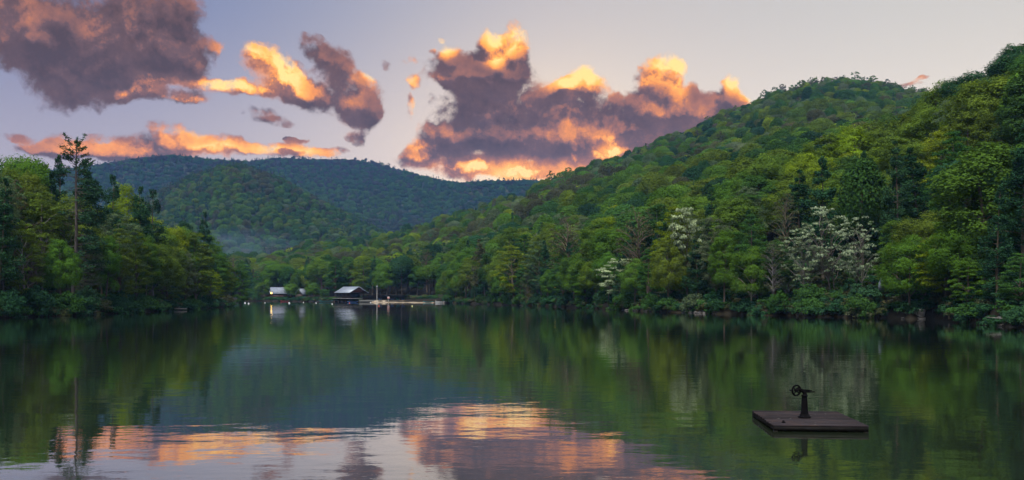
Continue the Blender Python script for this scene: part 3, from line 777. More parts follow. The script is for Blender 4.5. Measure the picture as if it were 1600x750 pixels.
# left bank, from the left edge to the point
for a in [
 (-26,232,22,'round','deep green',100),(10,244,20,'round','olive green',84),(68,252,22,'oval','fresh green',70),(52,262,14,'oval','olive green',64),(176,270,14,'hemlock','dark green',70),(36,226,26,'round','fresh green',110),(6,262,9,'airy','grey-green',92),(66,292,9,'airy','olive green',92),(-30,280,7,'oval','deep green',90),
 (94,240,17,'pine','dark green',66),(152,246,13,'pine','dark green',104),(128,300,9,'hemlock','olive green',92),(40,340,4,'airy','olive green',84),
 (200,282,19,'round','bright yellow-green',72),(236,293,9,'hemlock','dark green',78),(188,330,5,'airy','grey-green',70),(212,352,4,'layered','olive green',64),
 (266,344,9,'round','bright yellow-green',62),(290,342,12,'round','dark green',54),(306,360,3.5,'oval','olive green',70),(262,398,2.5,'layered','olive green',60),
 (338,380,7,'round','deep green',50),(346,400,2.5,'layered','olive green',46),(362,390,9,'twiggy','dark green',44),(376,412,3,'oval','fresh green',34),
 (330,420,2,'layered','bright yellow-green',44),
]: hero('left', *a[:6], bark=PALE if a[3] == 'airy' else BROWN)
hero('left', 110, 221, 4.5, 'deadpine', 'dark green', 90, label='tall nearly dead pine with bare side branches and tufted top on left bank', bark=(.075, .072, .070))
# round shade trees before the lodge, on the far shore
for a in [(410,439,5,'round','fresh green',33),(456,441,5,'round','fresh green',27),(489,440,6,'round','fresh green',25),(394,451,4,'round','deep green',22),(507,450,5,'round','deep green',16),(374,405,24,'oval','fresh green',44),(563,438,34,'round','fresh green',30)]:
    hero('right', *a[:6])

# fill the banks behind the named trees
def too_close(X, Y, d):
    return any((X - q['X']) ** 2 + (Y - q['Y']) ** 2 < (d * (1.0 if not q.get('hero') else .8)) ** 2 for q in TREES)
MIX = {'left': [('round','olive green',3),('round','fresh green',2),('layered','olive green',2),('airy','grey-green',2),('hemlock','dark green',.6),('pine','dark green',.6),('oval','fresh green',2),('twiggy','dusky brown-green',.8),('round','bright yellow-green',1.6)],
       'right': [('round','olive green',3),('round','fresh green',3),('oval','fresh green',2),('layered','deep green',1.5),('airy','grey-green',1.5),('pine','dark green',2.2),('hemlock','dark green',.7),('oval','deep green',2),('twiggy','dusky brown-green',1.2),('round','bright yellow-green',.9)]}
def fill(zone, n, gen, d, hk):
    for _ in range(n):
        X, Y, t = gen()
        if t < 2 or too_close(X, Y, d(t)): continue
        px = 800 + F * X / Y
        if not (-90 < px < 1690): continue
        if zone == 'right' and 1222 < px < 1380 and t < 10: continue
        mx = MIX[zone]; w = np.array([m_[2] for m_ in mx]); k = tr.choice(len(mx), p=w / w.sum()); pr, cl = mx[k][:2]
        if t < 14 and cl == 'bright yellow-green': cl = 'fresh green'
        z = ground_at(zone, X, Y); h = hk(t, pr) * tr.uniform(.82, 1.15)
        TREES.append(dict(zone=zone, X=X, Y=Y, z=z, H=h, W=PH[pr][1] * 2 * h / PH[pr][0] * (tr.uniform(1.15, 1.6) if pr in ('round', 'oval') and t > 10 else tr.uniform(.9, 1.15)), proto=pr, colour=cl, label=None, bark=BROWN if tr.random() < .88 else PALE, var=None, t=t))
def gl():
    Y = tr.uniform(112, 312); t = tr.uniform(2, 34) ; return float(leftX(Y)) - t, Y, t
fill('left', 1500, gl, lambda t: 4.6 if t < 8 else 5.6, lambda t, p: (14 if t < 6 else 19) + (4 if p in ('pine',) else 0))
def gr():
    px = tr.uniform(690, 1680); t = 2 + 78 * tr.uniform(0, 1) ** 1.2; Y = float(shoreY(px)) + t; return wx(px, Y), Y, t
fill('right', 5000, gr, lambda t: 4.8 if t < 9 else 7.6, lambda t, p: (13 if t < 8 else 18) + (3 if p in ('pine',) else 0))
def gf():
    px = tr.uniform(376, 712); t = tr.uniform(48 if 408 < px < 484 else 24, 150); Y = float(shoreY(px)) + t; return wx(px, Y), Y, t
fill('right', 1600, gf, lambda t: 10.0, lambda t, p: 19 if p != 'pine' else 22)

# keep what the photograph can see: paint crowns front to back on a coarse picture
TREES.sort(key=lambda q: q['Y'])
seen = np.zeros((375, 800), bool)
for q in TREES:
    cx = (800 + F * q['X'] / q['Y']) / 2; w = q['W'] / q['Y'] * F / 4 * (.55 if q['proto'] in ('airy', 'twiggy', 'pine', 'hemlock', 'blossom', 'deadpine', 'layered') else .75)
    y0 = (HOR - F * (q['z'] + q['H'] - CAMH) / q['Y']) / 2; y1 = (HOR - F * (q['z'] + q['H'] * .2 - CAMH) / q['Y']) / 2
    xs = np.arange(max(0, int(cx - w)), min(800, int(cx + w) + 1)); ys = np.arange(max(0, int(y0)), min(375, int(y1) + 1)); q['vis'] = 0
    if len(xs) and len(ys):
        e = ((xs[None] - cx) / max(w, .5)) ** 2 + ((ys[:, None] - (y0 + y1) / 2) / max((y1 - y0) / 2, .5)) ** 2 < 1
        sub = seen[ys[0]:ys[-1] + 1, xs[0]:xs[-1] + 1]; q['vis'] = int((e & ~sub).sum()); q['tot'] = int(e.sum()); sub |= e
cut = [q for q in TREES if not q.get('hero')]
cut = sorted((q for q in cut if q['vis'] >= 8), key=lambda q: -q['vis'])
heroes = [q for q in TREES if q.get('hero')]
keep = heroes + cut[:285 - len(heroes)]
rest = cut[285 - len(heroes):]

OBJ_N = 0
def grow(q):
    """one tree: an empty with trunk, crown (and blossom)"""
    pr = PROTO[q['proto']]; v = q['var'] if q['var'] is not None else int(tr.integers(len(pr)))
    parts = pr[v % len(pr)]; h0, w0 = PH[q['proto']]
    nm = {'pine': 'pine_tree', 'hemlock': 'hemlock_tree', 'blossom': 'flowering_tree', 'snowy': 'flowering_tree', 'deadpine': 'dead_pine_tree'}.get(q['proto'], 'broadleaf_tree')
    root = empty(nm, (q['X'], q['Y'], q['z'] - .15), 0.0 if q['proto'] == 'deadpine' else float(tr.uniform(0, 6.28)))
    sz = q['H'] / h0; sx = np.clip(q['W'] / 2 / w0, sz * .6, sz * 1.7)
    root.scale = (sx, sx, sz)
    tint = jit(TINT[q['colour']], tr)
    for me, part in zip(parts, ('trunk', 'crown', 'blossom')):
        if not me.materials:
            me.materials.append({'trunk': BARK, 'crown': NEEDLE if q['proto'] in ('pine', 'hemlock', 'deadpine') else LEAF, 'blossom': PETAL}[part])
        o = bpy.data.objects.new(part, me); COL.objects.link(o); o.parent = root
        if part == 'trunk': o['bark'] = jit(q['bark'], tr)
        elif part == 'crown': o['tint'] = tint
        else: o['tint'] = (.29, .36, .21) if q['proto'] == 'snowy' else (.27, .34, .22)
    q['obj'] = root; q['kindname'] = nm
    return root
for q in keep: grow(q)

# ------------------------------------------------------------------ shoreline shrubs
SHRUBS = []
def shrub_at(zone, X, Y, H, Wd, colour):
    z = ground_at(zone, X, Y); me = PROTO['shrub'][int(tr.integers(3))]
    root = empty('shrub', (X, Y, z - .1), float(tr.uniform(0, 6.28))); root.scale = (Wd / 6.2, Wd / 6.2, H / 3.2)
    tint = jit(TINT[colour], tr)
    for m_, part in zip(me, ('stems', 'foliage')):
        if not m_.materials: m_.materials.append(BARK if part == 'stems' else LEAF)
        o = bpy.data.objects.new(part, m_); COL.objects.link(o); o.parent = root
        o['bark' if part == 'stems' else 'tint'] = jit(DARKB, tr) if part == 'stems' else tint
    SHRUBS.append(dict(zone=zone, X=X, Y=Y, colour=colour, obj=root, H=H))
Y = 118.0
while Y < 300:
    k = tr.uniform(3.2, 6.0); big_ = Y < 160
    shrub_at('left', float(leftX(Y)) - tr.uniform(.2, 1.4), Y, (tr.uniform(3.2, 5.2) if big_ else tr.uniform(1.6, 3.6)), tr.uniform(5, 7.5) if big_ else tr.uniform(3.5, 6), tr.choice(['blue-green', 'dark green', 'deep green', 'dusky brown-green'], p=[.45, .3, .1, .15] if big_ else [.2, .3, .2, .3]))
    if tr.random() < .55: shrub_at('left', float(leftX(Y + 1)) - tr.uniform(3, 6), Y + 1.5, tr.uniform(2.5, 4.5), tr.uniform(4, 7), tr.choice(['blue-green', 'dark green', 'deep green']))
    Y += k * (1 + (Y - 118) / 220)
px = 700.0
while px < 1640:
    Yp = float(shoreY(px)); gap = 1392 < px < 1475
    if not gap:
        t = tr.uniform(.4, 1.6)
        shrub_at('right', wx(px, Yp + t), Yp + t, tr.uniform(2.0, 4.4) * (.75 if px > 1460 else 1), tr.uniform(4, 7.5), tr.choice(['grey-green', 'deep green', 'dark green', 'dusky brown-green', 'blue-green'], p=[.08, .32, .27, .13, .20]))
    if tr.random() < .6: t = tr.uniform(4, 8); shrub_at('right', wx(px + 4, Yp + t), Yp + t, tr.uniform(2, 4), tr.uniform(4, 7), tr.choice(['deep green', 'dark green', 'blue-green']))
    px += tr.uniform(3.6, 6.2) / Yp * F
for px_ in (378, 384, 391, 400, 700, 706):
    Yp = float(shoreY(px_)) + 3; shrub_at('right', wx(px_, Yp), Yp, tr.uniform(3, 4.5), tr.uniform(6, 9), 'deep green')

# ------------------------------------------------------------------ the wooded slopes, seen as a mass
def far_proto(name, mb_fn, bark):
    tm, cm = mb_fn
    nv = len(tm.vertices); n1 = len(tm.polygons); n2 = len(cm.polygons)
    a = np.empty(nv * 3, np.float32); tm.vertices.foreach_get('co', a); b_ = np.empty(len(cm.vertices) * 3, np.float32); cm.vertices.foreach_get('co', b_)
    qa = np.empty(n1 * 4, np.int32); tm.loops.foreach_get('vertex_index', qa); qb = np.empty(n2 * 4, np.int32); cm.loops.foreach_get('vertex_index', qb)
    lv = np.empty(n2, np.float32); cm.attributes['lv'].data.foreach_get('value', lv)
    me = np_mesh(name, np.concatenate([a.reshape(-1, 3), b_.reshape(-1, 3)]), np.concatenate([qa.reshape(-1, 4), qb.reshape(-1, 4) + nv]), np.r_[np.zeros(n1), lv], np.r_[np.ones(n1), np.zeros(n2)])
    me.materials.append(LEAF); me.materials.append(bark); return bpy.data.objects.new(name, me)
FB = simple('far_bark', (.09, .075, .06), .9, scale=1)
FAR = [far_proto('woodland_tree', dome(s_, *a_), FB) for s_, a_ in ((61, (5.0, 5.4, 11.)), (62, (4.6, 6.2, 10.6)), (63, (5.4, 5.0, 11.)), (64, (4.2, 7.0, 10.)))]
FAR += [far_proto('woodland_pine', pine(65, 22, 4.2, .18, 18, 4200, needle=.62, asp=.2, ragged=.5), FB)]
FAR += [far_proto('woodland_bare_tree', broadleaf(66, 18, 4.6, .35, 46, 520, .8, rc=(.14, .24), open_=.05, limbs=46, trunk_r=.22), FB)]

FAR += [far_proto('ridge_tree', broadleaf(s_, 19, 4.6, .42, 26, 900, .8, rc=(.2, .34), open_=.06, limbs=12, trunk_r=.3), FB) for s_ in (67, 68)]
def forest(name, pts, tint, kind_i, scale, label, protos=None, cat='forest'):
    n = len(pts)
    me = bpy.data.meshes.new(name); me.vertices.add(n); me.vertices.foreach_set('co', np.asarray(pts, np.float32).ravel())
    for nm, ty, val in (('tint', 'FLOAT_COLOR', np.c_[tint, np.ones(n)]), ('which', 'INT', kind_i), ('size', 'FLOAT_VECTOR', scale), ('turn', 'FLOAT', tr.uniform(0, 6.28, n))):
        a = me.attributes.new(nm, ty, 'POINT')
        a.data.foreach_set({'FLOAT_COLOR': 'color', 'INT': 'value', 'FLOAT': 'value', 'FLOAT_VECTOR': 'vector'}[ty], np.asarray(val, np.int32 if ty == 'INT' else np.float32).ravel())
    o = bpy.data.objects.new(name, me); COL.objects.link(o); tag(o, label, cat, kind='stuff')
    g = bpy.data.node_groups.new(name, 'GeometryNodeTree')
    g.interface.new_socket('Geometry', in_out='INPUT', socket_type='NodeSocketGeometry'); g.interface.new_socket('Geometry', in_out='OUTPUT', socket_type='NodeSocketGeometry')
    N_ = g.nodes.new; L_ = g.links.new
    gi = N_('NodeGroupInput'); go = N_('NodeGroupOutput'); ip = N_('GeometryNodeInstanceOnPoints'); gt = N_('GeometryNodeGeometryToInstance')
    for f in reversed(protos or FAR):
        oi = N_('GeometryNodeObjectInfo'); oi.inputs['Object'].default_value = f; L_(oi.outputs['Geometry'], gt.inputs[0])
    def att(nm, ty):
        x = N_('GeometryNodeInputNamedAttribute'); x.data_type = ty; x.inputs['Name'].default_value = nm; return x.outputs[0]
    L_(gi.outputs[0], ip.inputs['Points']); L_(gt.outputs[0], ip.inputs['Instance']); ip.inputs['Pick Instance'].default_value = True
    L_(att('which', 'INT'), ip.inputs['Instance Index']); L_(att('size', 'FLOAT_VECTOR'), ip.inputs['Scale'])
    cx = N_('ShaderNodeCombineXYZ'); L_(att('turn', 'FLOAT'), cx.inputs['Z']); L_(cx.outputs[0], ip.inputs['Rotation'])
    L_(ip.outputs[0], go.inputs[0])
    md = o.modifiers.new('trees', 'NODES'); md.node_group = g
    return o

def scatter(xr, yr, d, zf, ok, seed):
    """jittered grid"""
    r = np.random.default_rng(seed)
    X, Y = np.meshgrid(np.arange(xr[0], xr[1], d), np.arange(yr[0], yr[1], d * .9)); X = X.ravel() + r.uniform(-.48, .48, X.size) * d; Y = Y.ravel() + r.uniform(-.48, .48, Y.size) * d
    m_ = ok(X, Y); X, Y = X[m_], Y[m_]; return X, Y, zf(X, Y), r
def tints(X, Y, r, table, patch):
    """species mixed in patches: table = (tint, which list, weight)"""
    n = len(X); w = np.array([t_[2] for t_ in table]); k = np.zeros(n, int); best = np.full(n, -9.)
    for i, t_ in enumerate(table):
        s = vnoise(X / patch, Y / patch, 200 + 7 * i, 3) * 1.0 - np.log(-np.log(r.uniform(1e-6, 1 - 1e-6, n))) * .35 + np.log(w[i]) * .5
        m_ = s > best; best[m_] = s[m_]; k[m_] = i
    T = np.array([t_[0] for t_ in table])[k] * r.uniform(.75, 1.25, (n, 1)) * r.uniform(.93, 1.07, (n, 3))
    wh = np.array([r.choice(table[i][1]) for i in k]); return T, wh
B3 = [0, 1, 2, 3]
near_keys = {(round(q['X'], 3), round(q['Y'], 3)) for q in keep}
KX = np.array([q['X'] for q in keep]); KY = np.array([q['Y'] for q in keep]); KR = np.array([max(5.4, q['W'] * .42) ** 2 for q in keep])
def ok_hill(X, Y):
    px = 800 + F * X / Y; t = Y - shoreY(px)
    m_ = (px > 180) & (px < 1900) & (t > 20) & (t < 1010)
    m_ &= ~((px < 706) & (t < 24)) & ~((px > 412) & (px < 482) & (t < 46))
    for i in range(len(KX)): m_ &= (X - KX[i]) ** 2 + (Y - KY[i]) ** 2 > KR[i]
    return m_
X, Y, Z, r = scatter((-420, 860), (100, 1450), 8.8, hill_at, ok_hill, 1)
T, wh = tints(X, Y, r, [(TINT['olive green'], B3, 3), (TINT['fresh green'], B3, 1.8), (TINT['deep green'], B3, 2.4), (TINT['dark green'], [4] + B3, 1.6), (TINT['dusky brown-green'], B3 + [5], 1.6), (TINT['grey-green'], B3, 1.0), (TINT['bright yellow-green'], B3, .7)], 75)
T *= .9
# bare brown crowns towards the ridge
elev = Z / np.maximum(60, np.interp(800 + F * X / Y, [870, 1290, 1600], [100, 250, 190]))
hi_ = r.random(len(X)) < np.clip((elev - .62) * 1.5, 0, .75) * (X > 100)
T[hi_] = np.array((.075, .062, .048)) * r.uniform(.7, 1.3, (hi_.sum(), 1)); wh[hi_] = np.where(r.random(hi_.sum()) < .6, 5, wh[hi_])
rd = (elev > .90) & (X > 20); wh[rd] = r.choice([6, 7, 6, 7, 5, 4, 2], rd.sum())
s = r.uniform(.72, 1.25, len(X)) * (1 - .2 * hi_) * np.where(wh == 4, .78, 1); sc_ = np.c_[s * r.uniform(.85, 1.2, len(X)), s * r.uniform(.85, 1.2, len(X)), s * r.uniform(.85, 1.1, len(X))]
forest('hillside_forest', np.c_[X, Y, Z - .2], T, wh, sc_, 'spring green forest covering the steep hillside above the right bank')
print('hillside trees', len(X))

def ok_left(X, Y):
    t = leftX(Y) - X; m_ = (t > 9) & (t < 130)
    for i in range(len(KX)): m_ &= (X - KX[i]) ** 2 + (Y - KY[i]) ** 2 > KR[i]
    return m_
X, Y, Z, r = scatter((-230, -78), (60, 300), 6.5, left_at, ok_left, 2)
T, wh = tints(X, Y, r, [(TINT['olive green'], B3, 3), (TINT['fresh green'], B3, 2), (TINT['dark green'], [4], 1), (TINT['deep green'], B3, 2)], 40)
s = r.uniform(.95, 1.25, len(X)) * np.clip(1 - (Y - 150) / 400, .6, 1)
forest('bank_woodland', np.c_[X, Y, Z - .2], T, wh, np.c_[s, s, s], 'woodland behind the trees on the left bank')

def ok_knoll(X, Y):
    px = 800 + F * X / Y; return (px > -60) & (px < 720) & (knoll_z(px, Y) > 2) & (Y < 1640)
X, Y, Z, r = scatter((-1050, -30), (905, 1650), 9.2, lambda X, Y: knoll_z(800 + F * X / Y, Y), ok_knoll, 3)
T, wh = tints(X, Y, r, [(TINT['fresh green'], B3, 3), (TINT['deep green'], B3, 3), (TINT['olive green'], B3, 1.2), (TINT['blue-green'], [4], 1.2), (TINT['dusky brown-green'], B3 + [5], 1.8), (TINT['grey-green'], B3, .5)], 120)
T *= .85; rd = Y > 1400; wh[rd] = r.choice([4, 6, 2, 0, 1], rd.sum()); T[rd] *= .75
s = r.uniform(.7, 1.2, len(X)); forest('knoll_forest', np.c_[X, Y, Z - .2], T, wh, np.c_[s * 1.1, s * 1.1, s], 'blue-green forest on the round hill in the middle distance')
def ok_mt(X, Y):
    px = 800 + F * X / Y; return (px > 60) & (px < 1000) & (mount_z(px, Y) > 2) & (Y < 2680)
X, Y, Z, r = scatter((-1500, 420), (1520, 2690), 13.0, lambda X, Y: mount_z(800 + F * X / Y, Y), ok_mt, 4)
T, wh = tints(X, Y, r, [(TINT['fresh green'], B3, 2.2), (TINT['deep green'], B3, 2.5), (TINT['blue-green'], [4], 1.2), (TINT['dusky brown-green'], B3 + [5], 2.0)], 260)
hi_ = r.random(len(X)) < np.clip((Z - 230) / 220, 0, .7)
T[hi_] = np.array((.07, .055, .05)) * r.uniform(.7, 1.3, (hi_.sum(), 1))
T *= (.58, .62, .8); rd = Y > 2530; wh[rd] = r.choice([6, 7, 1, 3], rd.sum())  # distance haze put into the foliage colour as a blue cast
s = r.uniform(.95, 1.5, len(X)) * np.where(rd, .62, 1); forest('mountain_forest', np.c_[X, Y, Z - .2], T, wh, np.c_[s * 1.15, s * 1.15, s * .9], 'dark forest coloured haze blue on the long mountain ridge behind the lake')
print('mountain trees', len(X), 'individual', len(keep), 'seen fills', len(cut), 'shrubs', len(SHRUBS))

# low growth that hides the soil of both banks
SHF = [far_proto('low_growth', shrub(s_, 2.2, 2.0, 12, 420, .42), FB) for s_ in (71, 72)]
def ok_u(X, Y):
    px = 800 + F * X / Y; t = Y - shoreY(px); return (px > 376) & ((px < 566) | (px > 697) | (t > 13)) & (px < 1760) & (t > np.where(px < 566, .6, -.35)) & (t < np.where(px < 566, 12, np.where(px < 697, 26, 45))) & ~((px > 1385) & (px < 1480) & (t < 1.3))
X, Y, Z, r = scatter((-160, 130), (70, 520), 1.6, hill_at, ok_u, 11)
def ok_ul(X, Y):
    t = leftX(Y) - X; return (t > -.3) & (t < 26)
X2, Y2_, Z2, r2 = scatter((-130, -70), (96, 325), 1.5, left_at, ok_ul, 12)
X, Y, Z = np.r_[X, X2], np.r_[Y, Y2_], np.r_[Z, Z2]
T, wh = tints(X, Y, r, [(TINT['deep green'], [0, 1], 2), (TINT['dark green'], [0, 1], 3), (TINT['dusky brown-green'], [0, 1], 1.5), (TINT['grey-green'], [0, 1], .2)], 14)
s = r.uniform(.35, .8, len(X)); forest('undergrowth', np.c_[X, Y, Z - .1], T, wh, np.c_[s * 1.2, s * 1.2, s], 'low green undergrowth along the foot of both banks', SHF, 'undergrowth')
# ------------------------------------------------------------------ the floating raft with its iron pedestal
DECK = simple('raft_deck', (.034, .027, .031), .85, (.013, .011, .014), 2.6, .12, stretch=(.5, 5, 1), bump=.004)
dm = DECK.node_tree; oi = dm.nodes.new('ShaderNodeObjectInfo'); pb = next(n for n in dm.nodes if n.type == 'BSDF_PRINCIPLED'); cl = pb.inputs['Base Color'].links[0].from_socket
geo = dm.nodes.new('ShaderNodeNewGeometry')      # boards weathered each to their own tone, rusty stains and droppings over several of them
st = noise(dm, geo.outputs['Position'], 1.9, 5, .65).step(.52, .66); dr = noise(dm, geo.outputs['Position'], 9, 2, .5).step(.72, .76)
k_ = S(dm, oi.outputs['Random']) * .6 + .5
scl = dm.nodes.new('ShaderNodeVectorMath'); scl.operation = 'SCALE'; dm.links.new(cl, scl.inputs[0]); dm.links.new(k_.k, scl.inputs['Scale'])
c_ = mixc(dm, st * .55, S(dm, scl.outputs[0]), (.044, .027, .023)); c_ = mixc(dm, dr * .6, c_, (.26, .25, .24)); dm.links.new(c_.k, pb.inputs['Base Color'])
DARKW = simple('dark_timber', (.010, .009, .009), .9, (.005, .005, .005), 5, .1)
IRON = simple('black_iron', (.004, .004, .005), .9, (.002, .002, .003), 9, .05, bump=.003)
BLK = simple('black_float', (.006, .006, .006), .8, spec=.1)
raft = empty('floating_raft', (7.78, 23.65, -.14), R(-4.5), 'low square timber raft with plank deck floating on the dark water', 'raft')
LW, LD = 2.32, 2.85
for i in range(10):                                        # deck boards run across
    w_ = LD / 10
    b = MB(); yb = -LD / 2 + w_ * (i + .5)
    b.box((random.uniform(-.012, .012), yb, .285), (LW, w_ - .026, .036)); o = b.build('plank', DECK, raft)
    o.location.x = 0; o.rotation_euler = (random.uniform(-.003, .003), random.uniform(-.002, .002), 0)
for s_ in (-1, 1):
    b = MB(); b.box((0, s_ * (LD / 2 - .03), .215), (LW - .02, .05, .10)); b.build('fascia', DARKW, raft)
    b = MB(); b.box((s_ * (LW / 2 - .03), 0, .215), (.05, LD - .12, .10)); b.build('fascia', DARKW, raft)
for xx in (-.7, 0, .7):
    b = MB(); b.box((xx, 0, .218), (.08, LD - .12, .09)); b.build('joist', DARKW, raft)
for sx in (-1, 1):
    for sy in (-1, 0, 1):
        b = MB(); y0 = sy * .95; xx = sx * .70
        a_ = np.linspace(0, 2 * np.pi, 12, endpoint=False)
        b.tube([(xx - .42, y0, .02), (xx - .40, y0, .02), (xx + .40, y0, .02), (xx + .42, y0, .02)], [.10, .15, .15, .10], 8); b.build('float', BLK, raft, True)
for sx in (-1, 1):
    for sy in (-1, 1):
        b = MB(); b.box((sx * (LW / 2 - .06), sy * (LD / 2 - .06), .10), (.10, .10, .30)); b.build('corner_post', DARKW, raft)
b = MB(); b.lathe([(.012, 0), (.05, .005), (.05, .02), (.03, .03), (.03, .055), (.0, .06)], (-.82, -1.0, .303), 8)
tag(b.build('cleat', IRON, raft, True))

bell = empty('iron_pedestal', (7.72, 23.65, .163), R(8), 'black iron pedestal with a spoked hand wheel standing in the middle of the raft', 'pedestal')
b = MB(); b.lathe([(0, 0), (.165, 0), (.165, .03), (.14, .035), (.13, .07), (.105, .10)], (0, 0, 0), 12); b.build('base', IRON, bell)
b = MB(); b.lathe([(.105, .10), (.092, .18), (.075, .50), (.068, .56), (.082, .565), (.082, .60), (.0, .602)], (0, 0, 0), 10); b.build('column', IRON, bell)
b = MB(); b.tube([(.02, 0, .58), (0, 0, .66), (-.05, 0, .71), (-.12, 0, .745), (-.22, 0, .765)], [.055, .055, .05, .045, .04], 6); b.build('bracket', IRON, bell)
# hand wheel, turned a little to the viewer
th = np.linspace(0, 2 * np.pi, 25); Rw = .135; wc = np.array([-.235, -.02, .725])
ux = np.array([.95, .28, .10]); ux /= np.linalg.norm(ux); uz = np.array([-.08, -.06, 1.]); uz -= ux * (uz @ ux); uz /= np.linalg.norm(uz)
wheel = MB(); wheel.tube([wc + Rw * (math.cos(t) * ux + math.sin(t) * uz) for t in th], .026, 6, cap=False)
wh_o = wheel.build('hand_wheel', IRON, bell, True)
for k in range(4):
    a = k * math.pi / 2 + .75; b = MB(); b.tube([wc, wc + Rw * (math.cos(a) * ux + math.sin(a) * uz)], .017, 6); b.build('spoke', IRON, wh_o)
nx = np.cross(ux, uz)
b = MB(); b.tube([wc - nx * .05, wc + nx * .05], .042, 8); b.build('hub', IRON, wh_o)
hp = wc - .17 * ux + .03 * uz; b = MB(); b.tube([wc - Rw * ux + .03 * uz, hp, hp + (-.05, 0, .0)], [.02, .02, .014], 6); b.build('crank_handle', IRON, bell)
for dz, ln in ((.675, .30), (.715, .22)):
    b = MB(); b.tube([(-.04, 0, dz + .01), (.10, 0, dz + .004), (ln, .02, dz)], [.026, .022, .014], 6); b.build('prong', IRON, bell)
b = MB(); b.tube([(.13, -.015, .66), (.13, .02, .735)], .016, 6); b.build('tie_bar', IRON, bell)

# ------------------------------------------------------------------ boathouse on piles
METAL = simple('roof_metal', (.27, .31, .37), .5, (.20, .23, .28), .8, .5, .2, stretch=(6, .3, 1))
REDW = simple('red_boards', (.085, .030, .028), .85, (.045, .02, .02), 2, stretch=(1, 1, 8))
BRW = simple('brown_boards', (.05, .036, .028), .85, (.025, .02, .016), 2, stretch=(8, 8, 1))
PALEW = simple('pale_planks', (.22, .21, .20), .8, (.14, .135, .13), 2)
CONC = simple('bank_wall', (.10, .10, .095), .9)
WHITE = simple('white_paint', (.52, .54, .56), .5, (.40, .42, .45))
bx, by = wx(549, 437), 437.0
bh = empty('boathouse', (bx, by, 0), R(-45), 'open sided boathouse with pale metal gable roof standing on piles at the far shore', 'boathouse')
L2, W2, EZ, RZ = 6.6, 5.6, 4.55, 7.5      # half ridge length (x), half width (y)
# roof ridge runs along local x; the gable looks towards the camera's right
def slab(p, th=.14):
    p = np.array(p, float); n = np.cross(p[1] - p[0], p[3] - p[0]); n /= np.linalg.norm(n)
    if n[2] < 0: n = -n
    return np.concatenate([p, p - n * th]), [(0,1,2,3), (7,6,5,4), (0,4,5,1), (1,5,6,2), (2,6,7,3), (3,7,4,0)]
for s_ in (-1, 1):
    b = MB(); b.add(*slab([(-L2, s_ * W2, EZ), (L2, s_ * W2, EZ), (L2, 0.0 + s_ * .01, RZ), (-L2, s_ * .01, RZ)])); ro = b.build('roof', METAL, bh)
    rb = MB()
    for k in range(15):
        xk = -L2 + .1 + k * (2 * L2 - .2) / 14; rb.tube([(xk, s_ * W2, EZ + .03), (xk, s_ * .02, RZ + .03)], .035, 4)
    rb.build('roof_seams', METAL, ro)
for s_ in (-1, 1):
    b = MB(); x = s_ * (L2 - .7)
    b.add([(x - .06, -W2 + .5, EZ + .05), (x - .06, W2 - .5, EZ + .05), (x - .06, .02, RZ - .3), (x - .06, -.02, RZ - .3), (x + .06, -W2 + .5, EZ + .05), (x + .06, W2 - .5, EZ + .05), (x + .06, .02, RZ - .3), (x + .06, -.02, RZ - .3)],
          [(0,1,2,3), (7,6,5,4), (0,4,5,1), (1,5,6,2), (3,2,6,7), (0,3,7,4)]); b.build('gable', REDW, bh)
b = MB(); b.box((0, 0, 1.75), (2 * L2 + 1.6, 2 * W2 + .8, .22)); b.build('deck', PALEW, bh)
for x in np.linspace(-L2 + .8, L2 - .8, 5):
    for s_ in (-1, 1):
        b = MB(); b.box((x, s_ * (W2 - .7), 3.2), (.2, .2, 2.68)); b.build('post', BRW, bh)
for x in np.linspace(-L2 + .2, L2 - .2, 5):
    for y in (-W2 + .2, -1.8, 1.8, W2 - .2):
        b = MB(); b.tube([(x, y, -1.2), (x, y, 1.64)], .17, 6); b.build('pile', BRW, bh)
for s_ in (-1, 1):
    b = MB(); b.box((0, s_ * (W2 - .55), 2.75), (2 * L2 - 1, .07, .08)); b.box((0, s_ * (W2 - .55), 2.35), (2 * L2 - 1, .05, .06)); b.build('railing', BRW, bh)
b = MB(); b.box((-2.2, 1.0, 3.2), (6, 6.2, 2.66)); b.build('store_room', BRW, bh)
b = MB(); b.box((0, -W2 + .72, 4.43), (2 * L2 - 1.2, .16, .2)); b.box((0, W2 - .72, 4.43), (2 * L2 - 1.2, .16, .2)); b.build('beam', BRW, bh)

# ------------------------------------------------------------------ houses behind the shade trees
METAL2 = simple('old_roof_metal', (.17, .20, .25), .7, (.12, .14, .18), .8, .3)
def house(name, label, px, Y, hw, hd, ez, rz, rot, wall, lamp=None, base=1.2):
    e = empty(name, (wx(px, Y), Y, base), R(rot), label, 'house')
    b = MB(); b.box((0, 0, ez / 2), (2 * hw, 2 * hd, ez)); b.build('wall', wall, e)
    for s_ in (-1, 1):
        b = MB(); b.add(*slab([(-hw - .6, s_ * (hd + .7), ez - .25), (hw + .6, s_ * (hd + .7), ez - .25), (hw + .6, s_ * .01, rz), (-hw - .6, s_ * .01, rz)])); b.build('roof', METAL2, e)
        b = MB(); x = s_ * hw
        b.add([(x-.05, -hd, ez+.01), (x-.05, hd, ez+.01), (x-.05, .02, rz-.3), (x-.05, -.02, rz-.3), (x+.05, -hd, ez+.01), (x+.05, hd, ez+.01), (x+.05, .02, rz-.3), (x+.05, -.02, rz-.3)], [(0,1,2,3), (7,6,5,4), (0,4,5,1), (1,5,6,2), (3,2,6,7), (0,3,7,4)]); b.build('gable', wall, e)
    for k in (-.6, 0, .6):
        b = MB(); b.box((k * hw, -hd - .05, ez * .5), (1.1, .1, 1.2)); f = b.build('window', BRW, e); b = MB(); b.box((k * hw, -hd - .12, ez * .5), (.9, .03, 1.0)); b.build('pane', GLASS, f)
    return e
